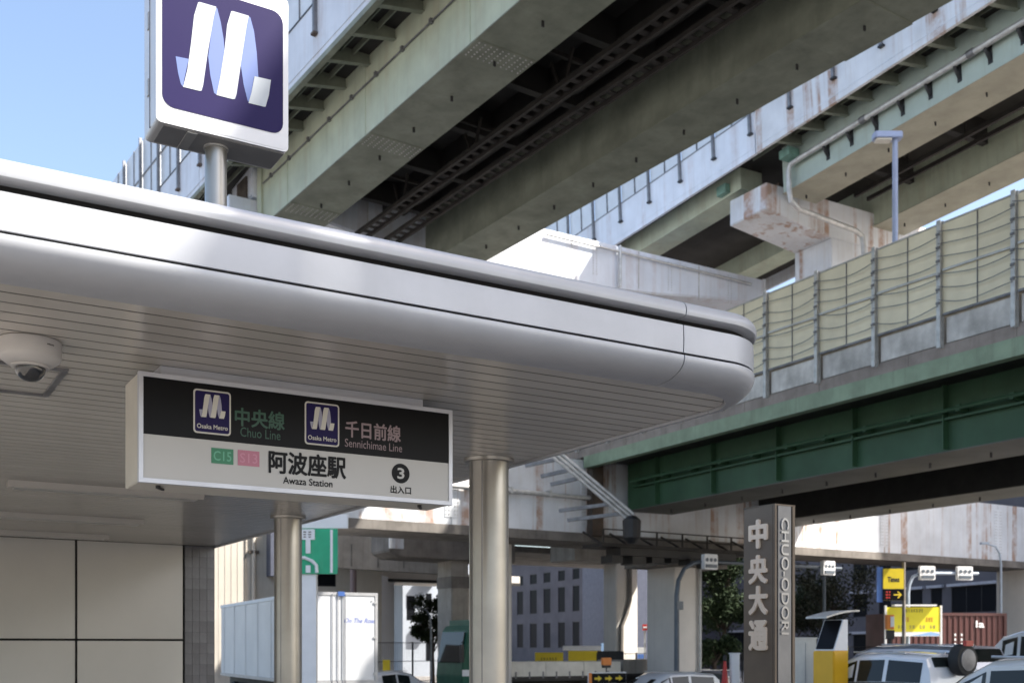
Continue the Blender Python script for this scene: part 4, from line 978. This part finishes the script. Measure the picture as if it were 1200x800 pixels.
# ------------------------------------------------------------------ green truck with drop-side bed, facing left
pf = atY(541, 40.5); u_, v_ = pf.x*D1.x+pf.y*D1.y, pf.x*D2.x+pf.y*D2.y
GT = cthing('green_truck', 'dark green truck with cream drop-side bed crossing behind the column', 'truck', u_, v_, GL1)
X = lambda a: u_+a
zs = lambda z: z*1.30+GL1
cabp = [(.05,.45),(.0,1.0),(.05,1.35),(.28,2.3),(.45,2.46),(1.75,2.46),(1.75,.45)]
cb = MB().prism([(X(a), zs(z)) for a, z in cabp], 'y', v_, v_+2.1).build('cab', 'truck_green', GT, bevel=.03)
MB().prism([(X(a), zs(z)) for a, z in ((.32,1.42),(.46,2.18),(1.2,2.2),(1.2,1.42))], 'y', v_-.012, v_+.02).build('side_window', 'glass_green', cb)
MB().prism([(X(a), zs(z)) for a, z in ((.015,1.38),(.235,2.25),(.20,2.27),(-.02,1.4))], 'y', v_+.15, v_+1.95).build('windscreen', 'glass_dark', cb)
MB().box(X(.02), X(1.74), v_-.015, v_-.002, zs(1.0), zs(1.18)).build('white_stripe', 'sheet_white', cb)
MB().box(X(.5), X(1.7), v_+.2, v_+1.9, zs(2.36), zs(2.62)).build('air_deflector', 'truck_green', cb)
MB().box(X(1.22), X(1.24), v_-.01, v_+.0, zs(.5), zs(2.2)).build('door_joint', 'black_metal', cb); MB().box(X(1.3), X(1.42), v_-.03, v_-.001, zs(1.15), zs(1.2)).build('door_handle', 'black_metal', cb)
MB().bar((X(.1), v_+.02, zs(2.0)), (X(-.12), v_-.22, zs(1.95)), .03).build('mirror_arm', 'black_metal', cb); MB().box(X(-.16), X(-.06), v_-.3, v_-.12, zs(1.4), zs(1.9)).build('mirror', 'black_metal', cb)
MB().box(X(-.05), X(.3), v_+.05, v_+2.05, zs(.2), zs(.5)).build('bumper', 'sheet_white', cb)
MB().box(X(1.8), X(7.2), v_+.5, v_+1.6, zs(.55), zs(.8)).build('chassis', 'dark_steel', GT)
MB().box(X(1.9), X(7.3), v_-.02, v_+2.12, zs(.82), zs(.95)).build('bed_floor', 'dark_steel', GT)
for k in range(3): MB().box(X(1.92+k*1.795), X(1.92+k*1.795+1.77), v_-.03, v_+.01, zs(.96), zs(1.38)).build('drop_side', 'gate_cream', GT, bevel=.006)
for k in range(3): MB().box(X(1.92+k*1.795), X(1.92+k*1.795+1.77), v_+2.09, v_+2.13, zs(.96), zs(1.38)).build('drop_side', 'gate_cream', GT)
MB().box(X(1.86), X(1.90), v_, v_+2.1, zs(.96), zs(2.0)).build('headboard', 'truck_green', GT); MB().box(X(7.29), X(7.33), v_, v_+2.1, zs(.96), zs(1.38)).build('tail_gate', 'gate_cream', GT)
for k in range(8): MB().box(X(2.3+k*.62), X(2.36+k*.62), v_-.05, v_-.031, zs(.9), zs(1.1)).build('side_latch', 'galv_dark', GT)
def uwheel(par, u, v, r):
    n = 24; ty = MB().loft([[(u+rr*math.cos(2*math.pi*k/n), v+a, r+GL1+rr*math.sin(2*math.pi*k/n)) for k in range(n)] for rr, a in ((r*.6,-.12),(r*.93,-.12),(r,-.08),(r,.08),(r*.93,.12),(r*.6,.12))]).build('wheel', 'rubber', par, smooth=True)
    MB().loft([[(u+rr*math.cos(2*math.pi*k/n), v+a, r+GL1+rr*math.sin(2*math.pi*k/n)) for k in range(n)] for rr, a in ((r*.6,-.1),(r*.2,-.06),(r*.2,.06),(r*.6,.1))]).build('rim', 'rim', ty, smooth=True)
for uu in (.85, 5.6):
    for vv in (v_+.15, v_+1.95): uwheel(GT, X(uu), vv, .5)
# grey flatbed behind it
p = atY(730, 45); u_, v_ = p.x*D1.x+p.y*D1.y, p.x*D2.x+p.y*D2.y
FB = cthing('grey_flatbed', 'grey dropside flatbed body parked in front of the big square pier', 'flatbed', u_, v_, GL1)
MB().box(u_, u_+2.9, v_, v_+1.8, zs(.88), zs(.985)).build('bed_floor', 'dark_steel', FB)
for q in ((u_, u_+2.9, v_, v_+.04), (u_, u_+2.9, v_+1.76, v_+1.8), (u_, u_+.04, v_+.05, v_+1.75), (u_+2.86, u_+2.9, v_+.05, v_+1.75)): MB().box(*q, zs(.99), zs(1.42)).build('drop_side', 'concrete', FB)
MB().box(u_, u_+.05, v_, v_+1.8, zs(1.425), zs(1.7)).build('headboard', 'dark_steel', FB)
for uu in (.6, 2.3):
    for vv in (v_+.15, v_+1.65): uwheel(FB, u_+uu, vv, .42)
MB().box(u_+.1, u_+2.8, v_+.4, v_+1.4, zs(.6), zs(.879)).build('chassis', 'dark_steel', FB)

# ------------------------------------------------------------------ road works arrow board with lamp
p = atY(690, 36.0); u_, v_ = p.x*D1.x+p.y*D1.y, p.x*D2.x+p.y*D2.y
AB = cthing('arrow_board', 'black road works board with three yellow arrows and an orange lamp', 'sign', u_+.8, v_, -.11)
AB_Z = zat(794, 37); wB = 1.42
MB().box(u_, u_+wB+.12, v_+.01, v_+.06, AB_Z-.95, AB_Z+.22).build('board', 'sheet_white', AB)
MB().box(u_, u_+.11, v_-.02, v_+.009, AB_Z-.95, AB_Z+.2).build('orange_edge', 'orange_plastic', AB)
MB().box(u_+.13, u_+wB+.10, v_-.01, v_+.009, AB_Z-.16, AB_Z+.18).build('arrow_panel', 'sign_black', AB)
MB().box(u_+.13, u_+wB+.10, v_-.008, v_+.009, AB_Z-.7, AB_Z-.25).build('green_panel', 'truck_green', AB)
for k in range(3):
    c_ = u_+.37+k*.43; pts = [(-.15,-.035),(.0,-.035),(.0,-.1),(.15,0),(.0,.1),(.0,.035),(-.15,.035)]
    MB().add([(c_+a, v_-.013, AB_Z+.01+b) for a, b in pts], [tuple(range(7))]).build('arrow', 'arrow_yellow', AB)
MB().box(u_+.72, u_+.75, v_+.02, v_+.05, AB_Z+.22, AB_Z+.42).build('lamp_post', 'black_metal', AB)
MB().box(u_+.58, u_+.90, v_, v_+.08, AB_Z+.36, AB_Z+.45).build('lamp_base', 'black_metal', AB)
MB().rbox(u_+.57, u_+.91, v_-.02, v_+.1, AB_Z+.45, AB_Z+.70, .04, 'y').build('warning_lamp', 'orange_plastic', AB)
for a in (.1, 1.4): MB().box(u_+a, u_+a+.05, v_+.02, v_+.5, 0-.1, AB_Z-.9).build('leg', 'galv', AB)

# ------------------------------------------------------------------ yellow hoardings by the office block, small signs
def board(name, label, px0, px1, py0, py1, Y, m, extra=None, post=True):
    a, b = atY(px0, Y), atY(px1, Y); t = thing(name, label, 'sign', (a.x, a.y, -.11)); wd = b.x-a.x; z0, z1 = zat(py1, Y)+.11, zat(py0, Y)+.11
    MB().box(0, wd, 0, .08, z0, z1).build('board', m, t)
    if post:
        for x in ((.1, wd-.18) if wd > .5 else (wd/2-.04,)): MB().box(x, x+.08, .085, .16, 0, z1).build('post', 'galv', t)
    return t, wd, z0, z1
t, wd, z0, z1 = board('yellow_hoarding', 'low yellow hoarding with small print in front of the slate office block', 627, 660, 764, 774, 62, 'sign_yellow')
marks('black_metal', t, lambda a, b, d: (wd/2+a, -.002-d, z0+.12+b), wd*.6, .14, 6)
t, wd, z0, z1 = board('plain_yellow_hoarding', 'plain yellow hoarding next to the blue banner by the office block', 666, 706, 762, 774, 62, 'sign_yellow')
MB().box(-.3, wd, .0, .1, z1+.02, z1+.28).build('white_top', 'sheet_white', t)
board('blue_banner', 'small light blue banner on a post beside the plain yellow hoarding', 704.5, 711, 753, 768, 60, 'light_blue')
t, wd, z0, z1 = board('blue_white_sign', 'blue and white panel sign at the foot of the navy building', 742, 757, 758, 771, 60, 'sheet_white')
MB().box(0, wd, -.01, -.001, z0, z0+.24).build('blue_stripe', 'sky_blue', t)
t, wd, z0, z1 = board('no_entry_sign', 'small red and white no entry sign on a bracket in front of the navy building', 753, 759, 731, 738, 56, 'red_paint')
MB().box(.03, wd-.03, -.01, -.001, (z0+z1)/2-.04, (z0+z1)/2+.04).build('white_bar', 'sheet_white', t)
board('yellow_box_sign', 'yellow box sign on the fence beside the white saloon', 448.5, 457, 772.5, 791, 43, 'sign_yellow')

# yellow parking sign with arrow, on a pole
Yk = 40; a, b = atY(1034.5, Yk), atY(1058.5, Yk); pp = atY(1060.5, Yk)
PK = thing('parking_sign', 'yellow parking sign with black arrow panel and blue edge on a tall pole', 'sign', (pp.x, pp.y, -.11))
x0, x1 = a.x-pp.x, b.x-pp.x; zf = lambda q: zat(q, Yk)+.11
MB().lathe([(.075, 0), (.06, zf(658))], 0, 0.12, 12).build('pole', 'concrete_dark', PK, smooth=True)
MB().box(x0, x1, -.05, .15, zf(689.5), zf(666)).build('yellow_panel', 'sign_yellow', PK)
MB().box(x0, x1, -.05, .15, zf(703), zf(690)).build('arrow_panel', 'sign_black', PK)
MB().box(x0-.2, x0-.005, .0, .12, zf(705), zf(664)).build('blue_edge', 'sky_blue', PK)
text('Times', 'black_metal', PK, lambda a, b, d: ((x0+x1)/2+a, -.052-d, zf(678.5)+b), .44, .2, .04)
text('→', 'arrow_yellow', PK, lambda a, b, d: (x1-.22+a, -.052-d, zf(696.5)+b), .30, .26, .03)
marks('red_paint', PK, lambda a, b, d: (x0+.2+a, -.052-d, zf(696.5)+b), .22, .26, 2)
# yellow notice board
Yk = 43; a, b = atY(1037, Yk), atY(1104, Yk); zf = lambda q: zat(q, Yk)+.11; wd = b.x-a.x
NB = thing('notice_board', 'wide yellow parking notice board with blue wave foot in front of the container', 'sign', (a.x, a.y, -.11))
MB().box(.05, wd-.05, 0, .08, zf(745), zf(711)).build('board', 'bright_yellow', NB)
MB().box(.05, wd-.05, -.01, -.001, zf(745), zf(740)).build('white_foot', 'sheet_white', NB)
MB().add([(wd*f, -.012, zf(745)+.02+h_) for f, h_ in ((.45,0),(.95,0),(.95,.08),(.8,.16),(.62,.06))], [(0,1,2,3,4)]).build('blue_wave', 'light_blue', NB)
for x in (0, wd-.07): MB().box(x, x+.07, -.02, .1, 0, zf(709)).build('post', 'sheet_white', NB)
MB().box(.3, wd-.3, -.25, .1, zf(710), zf(708)).build('lamp_bar', 'sheet_white', NB)
marks('black_metal', NB, lambda a, b, d: (wd*.52+a, -.004-d, zf(715)+b), wd*.32, .11, 7)
for f in (.36, .78): marks('red_paint', NB, lambda a, b, d, f=f: (wd*f+a, -.004-d, zf(725.5)+b), wd*.13, .15, 3)
for f in (.28, .48, .66, .84): marks('concrete_dark', NB, lambda a, b, d, f=f: (wd*f+a, -.004-d, zf(734)+b), wd*.11, .11, 2)
# brown container
p = atY(1046, 46); u_, v_ = p.x*D1.x+p.y*D1.y, p.x*D2.x+p.y*D2.y; Lc = 5.3
dC = Vector((.985, .17, 0)).normalized(); KT = thing('shipping_container', 'dark red brown corrugated shipping container behind the yellow notice board', 'container', (p.x, p.y, .15), math.atan2(dC.y, dC.x))
zc_ = zat(718, 47)-.15
MB().box(.04, Lc-.04, .06, 2.38, .05, zc_-.03).build('box_body', 'container', KT)
for q in ((0, Lc, zc_-.12, zc_), (0, Lc, 0, .14), (0, .13, .14, zc_-.12), (Lc-.13, Lc, .14, zc_-.12)): MB().box(q[0], q[1], 0, .1, q[2], q[3]).build('frame_rail', 'container', KT)
x = .16; k = 0
cg = MB().prism([(0,.058),(.05,.02),(.12,.02),(.17,.058)], 'z', .14, zc_-.12).build('corrugation', 'container', KT); cg.location.x = .16
rep(cg, [(k*.262, 0, 0) for k in range(1, 19)])
text('la', 'sheet_white', KT, lambda a, b, d: (4.05+a, .012-d, zat(731, 47)-.15+b), .40, .30, .03)
for k, xx in enumerate((2.85, 3.15)):
    for j in range(6): MB().box(xx, xx+.07, .008, .014, .9+j*.2, 1.0+j*.2).build('marking', 'sheet_white', KT)
for xx in (.3, Lc-.6): MB().box(xx, xx+.3, .1, 2.3, -.26, -.002).build('footing', 'concrete', KT)

# ------------------------------------------------------------------ traffic signals on arms
def signal_head(t, x, y, z, m='sheet_white'):
    h = MB().rbox(x-.32, x+.32, y-.06, y+.12, z-.28, z+.28, .05, 'y').build('signal_back', m, t)
    for k in (-.16, .0, .16): MB().lathe([(.05, -.05), (.07, -.04), (.07, .01)], 0, 0, 10).build('lamp_boss', 'pole_slate', h).matrix_local = Matrix.Translation((x+k*1.2, y-.07, z+.07)) @ Matrix.Rotation(math.pi/2, 4, 'X')
    MB().box(x-.26, x+.26, y-.10, y-.061, z-.22, z-.1).build('bracket', 'pole_slate', h)
    return h
p = atY(793, 39.5); TS = thing('traffic_signal', 'slate traffic signal pole with long curved arm carrying three white signal heads', 'traffic signal', (p.x, p.y, -.11), RC)
za = zat(657, 40)+.11; la_ = 8.5
MB().tube([(0,0,0), (0,0,za-1.3), (.08,0,za-.75), (.35,0,za-.3), (.8,0,za-.08), (1.3,0,za), (la_,0,za)], .10, 12, .055).build('mast_arm', 'pole_slate', TS, smooth=True)
for x in (1.45, 4.85, 7.6): signal_head(TS, x, -.15, za-.02)
MB().box(-.14, .14, -.2, -.09, za-1.8, za-1.5).build('control_box', 'pole_slate', TS)
p = atY(1064, 44); TS2 = thing('traffic_signal', 'pale blue traffic signal pole with short arm carrying two white signal heads', 'traffic signal', (p.x, p.y, -.11), .12)
za = zat(671, 44)+.11
MB().tube([(0,0,0), (0,0,za-.8), (.06,0,za-.45), (.22,0,za-.15), (.55,0,za), (3.0,0,za+.0)], .08, 12, .06).build('mast_arm', 'pole_blue', TS2, smooth=True)
for x in (.75, 2.35): signal_head(TS2, x, -.12, za)
# cobra lamp in front of the portal beam
def cobra(px, Y, ph, pyt, label, m, s=-1):
    p = atY(px, Y); t = thing('street_lamp', label, 'street lamp', (p.x, p.y, -.11)); zt = zat(pyt, Y)+.11
    MB().tube([(0,0,0), (0,0,zt-.9), (s*.06,0,zt-.45), (s*.25,0,zt-.12), (s*.6,0,zt)], .06, 8, .035).build('pole', m, t, smooth=True)
    MB().rbox(min(s*.55, s*.95), max(s*.55, s*.95), -.1, .1, zt-.02, zt+.08, .04, 'z').build('head', m, t)
    return t
cobra(1173, 50, 0, 637, 'grey curved street lamp in front of the white portal beam', 'pole_blue')
cobra(505, 60, 0, 712, 'pale curved street lamp in front of the tree by the apartment block', 'pole_blue')
# slender pole behind the pylon
p = atY(966, 50); SP = thing('utility_pole', 'thin dark utility pole behind the yellow kiosk', 'pole', (p.x, p.y, -.11)); MB().lathe([(.09,0),(.07,5.6)], 0, 0, 10).build('shaft', 'pole_slate', SP, smooth=True); MB().box(-.3,.3,-.03,.03,5.3,5.4).build('cross_arm', 'pole_slate', SP)

# ------------------------------------------------------------------ yellow ticket kiosk
p = atY(977, 21.5); u_, v_ = p.x*D1.x+p.y*D1.y, p.x*D2.x+p.y*D2.y
KS = cthing('ticket_kiosk', 'yellow parking ticket machine with tilted black screen and curved pale canopy', 'kiosk', u_+.3, v_+.3, -.11)
zk = zat(762, 21.5)
MB().box(u_, u_+.42, v_, v_+.55, -.11, zk).build('cabinet', 'kiosk_shaded', KS, bevel=.02)
MB().prism([(u_+.03, zk+.004), (u_+.42, zk+.004), (u_+.42, zk+.62), (u_+.30, zk+.62)], 'y', v_+.02, v_+.52).build('head', 'sheet_white', KS)
MB().prism([(u_+.02, zk+.04), (u_+.036, zk+.03), (u_+.295, zk+.60), (u_+.28, zk+.61)], 'y', v_+.05, v_+.49).build('screen', 'sign_black', KS)
MB().box(u_+.421, u_+.46, v_+.05, v_+.5, .2, zk+.1).build('side_panel', 'kiosk_sunlit', KS)
cpn = MB(); n = 10
top = [(u_-.12+.95*k/n, zk+.60+.22*math.sin(math.radians(20+70*k/n))) for k in range(n+1)]
cpn.prism(top+[(a, b-.035) for a, b in reversed(top)], 'y', v_+.08, v_+.62).build('canopy', 'galv', KS)

# small box, bollards beside the pylon
def blk(name, label, cat, px0, px1, py0, Y, m, d=.4):
    a, b = atY(px0, Y), atY(px1, Y); t = thing(name, label, cat, (a.x, a.y, -.11)); h = zat(py0, Y)+.11
    MB().rbox(0, b.x-a.x, 0, d, 0, h, .03, 'z').build('body', m, t, smooth=True); MB().box(-.02, b.x-a.x+.02, -.02, d+.02, h+.001, h+.04).build('cap', m, t); return t, h, b.x-a.x
t, h, wd = blk('utility_cabinet', 'cream metal utility cabinet between the pylon and the kiosk', 'cabinet', 931, 957, 748, 30, 'gate_cream', .7)
MB().box(wd/2-.006, wd/2+.006, -.006, -.001, .1, h-.1).build('door_joint', 'galv_dark', t)
t, h, wd = blk('white_post_box', 'narrow white metal post box beside the red cone behind the pylon', 'box', 857, 867, 766, 34, 'sheet_white', .3)
p = atY(849.5, 34); RCN = thing('traffic_cone', 'tall red traffic cone beside the white post box', 'cone', (p.x, p.y, -.11)); hc = zat(774, 34)+.11
MB().lathe([(.16, .03), (.04, hc)], 0, 0, 16).build('cone', 'red_paint', RCN, smooth=True); MB().box(-.2, .2, -.2, .2, 0, .029).build('base', 'red_paint', RCN); MB().lathe([(.05, hc), (.06, hc+.02), (.06, hc+.16), (.03, hc+.2)], 0, 0, 12).build('lamp', 'black_metal', RCN)
# roadside red-orange lamp on a post before the notice board
p = atY(1043, 36); OL = thing('warning_lamp', 'orange warning lamp on a short black post before the notice board', 'lamp', (p.x, p.y, -.11)); zl = zat(727, 36)+.11
MB().lathe([(.07, 0), (.05, zl-.3)], 0, 0, 10).build('post', 'black_metal', OL); MB().box(-.12, .12, -.08, .08, zl-.6, zl-.3).build('box', 'black_metal', OL); MB().rbox(-.16, .12, -.1, .1, zl-.28, zl+.2, .05, 'z').build('lamp', 'orange_plastic', OL); MB().box(-.02, .10, -.11, -.101, zl-.2, zl+.14).build('stripe', 'sheet_white', OL)

# ------------------------------------------------------------------ fences
def fence(label, px0, px1, Y0, Y1, pyt, m='black_metal'):
    a, b = atY(px0, Y0), atY(px1, Y1); d = b-a; d.z = 0; Lf = d.length; t = thing('mesh_fence', label, 'fence', (a.x, a.y, -.11), math.atan2(d.y, d.x)); h = zat(pyt, Y0)+.11
    n = max(2, int(Lf/2))
    for k in range(n+1): x = Lf*k/n; MB().box(x-.03, x+.03, -.03, .03, 0, h+.03).build('post', m, t)
    for z in (h-.03, h*.55, .15): MB().box(0, Lf, -.015, .015, z, z+.03).build('rail', m, t)
    mb = MB()
    for x in frange(.1, Lf, .12): mb.box(x-.004, x+.004, -.004, .004, .15, h)
    mb.build('mesh_bars', m, t, kind='stuff')
fence('dark metal mesh fence behind the white saloon by the apartment block', 440, 524, 47, 51, 752)
fence('dark metal mesh fence beside the big square pier', 700, 870, 50, 55, 765)
fence('dark mesh fence along the parking lot behind the kiosk', 985, 1060, 47, 49, 757)

# ------------------------------------------------------------------ trees
def tree(label, px, Y, h, crown_z, rx, rz_, n, leaf, sparse=.0, seed=1):
    rnd = random.Random(seed); p = atY(px, Y); t = thing('tree', label, 'tree', (p.x, p.y, -.12), group='street trees')
    trunk = MB(); pts = [(0,0,0)]
    for k in range(1, 7): pts.append((rnd.uniform(-.08,.08)*k*.5, rnd.uniform(-.08,.08)*k*.5, h*.8*k/6))
    trunk.tube(pts, .16, 8, .04); tips = []
    for k in range(14):
        b0 = Vector(pts[rnd.randint(2, 5)]); a = rnd.uniform(0, 6.28); r = rx*rnd.uniform(.5, .95)
        tip = Vector((r*math.cos(a), r*math.sin(a), crown_z+rz_*rnd.uniform(-.8, .9)))
        mid = b0.lerp(tip, .5)+Vector((0,0,.2)); trunk.tube([b0, mid, tip], .05, 5, .015); tips += [tip, mid]
        for j in range(3):
            tw = tip+Vector((rnd.uniform(-.5,.5), rnd.uniform(-.5,.5), rnd.uniform(-.3,.6)))*rx*.5; trunk.tube([mid.lerp(tip, .6), tw], .02, 4, .006); tips.append(tw)
    trunk.build('trunk', 'bark', t, smooth=True)
    mb = MB()
    for c in tips:
        rr = rx*rnd.uniform(.16, .36)
        for k in range(int(n*1.8/len(tips))):
            q = Vector((rnd.gauss(0,1), rnd.gauss(0,1), rnd.gauss(0,1)*.8))*rr*.55+c
            s = rnd.uniform(.035, .085); a = Vector((rnd.uniform(-1,1), rnd.uniform(-1,1), rnd.uniform(-1,1))).normalized(); b = a.cross(Vector((rnd.uniform(-1,1), rnd.uniform(-1,1), rnd.uniform(-1,1)))).normalized()
            mb.add([q-a*s*1.5, q-b*s*.7, q+a*s*1.5, q+b*s*.7], [(0,1,2,3)])
    mb.build('crown', leaf, t, kind='stuff')
tree('dark green street tree in front of the pale apartment block', 507, 66, 4.6, 3.3, 1.15, 1.5, 5200, 'leaf', seed=3)
tree('broad dark street tree left of the bronze pylon', 848, 55, 6.3, 4.6, 1.9, 2.2, 7000, 'leaf', seed=5)
tree('thin brownish street tree right of the bronze pylon', 975, 58, 5.4, 3.9, 2.2, 1.6, 3400, 'leaf_dry', seed=8)
tree('dark street tree behind the utility cabinet', 925, 62, 5.2, 3.6, 2.0, 1.7, 5000, 'leaf', seed=12)
tree('bushy young tree beside the red cone', 838, 48, 2.3, 1.3, .8, .7, 2600, 'leaf', seed=14)

# unseen block added right of the view to throw shade on the portal beam
tb_ = thing('shade_block', 'added tall plain block out of view on the right, shading the portal beam', 'building', (38, 38, 0), -.25)
MB().box(0, 22, 4, 40, -.9, 36).build('wall', 'build_pale', tb_); MB().box(-.2, 22.2, 3.8, 40.2, 36.004, 36.8).build('roof_parapet', 'build_pale', tb_)
for f in range(10):
    for k in range(8): MB().box(-.02, -.002, 5.5+k*4.3, 8.3+k*4.3, 2.2+f*3.4, 4.2+f*3.4).build('window', 'window_glass', tb_)

# let everything that stands on the falling street reach down to it
bpy.context.view_layer.update()
for o in list(bpy.data.objects):
    if o.type != 'MESH' or o.data.users > 1: continue
    r = o
    while r.parent: r = r.parent
    if r.get('category') in ('car', 'truck', 'trailer', 'flatbed', 'station entrance') or r.get('kind') == 'structure' : continue
    mw = o.matrix_world; mi = mw.inverted()
    for vx in o.data.vertices:
        q = mw @ vx.co
        if -.14 < q.z < -.095 and gz(q) < -.12: q.z = gz(q); vx.co = mi @ q
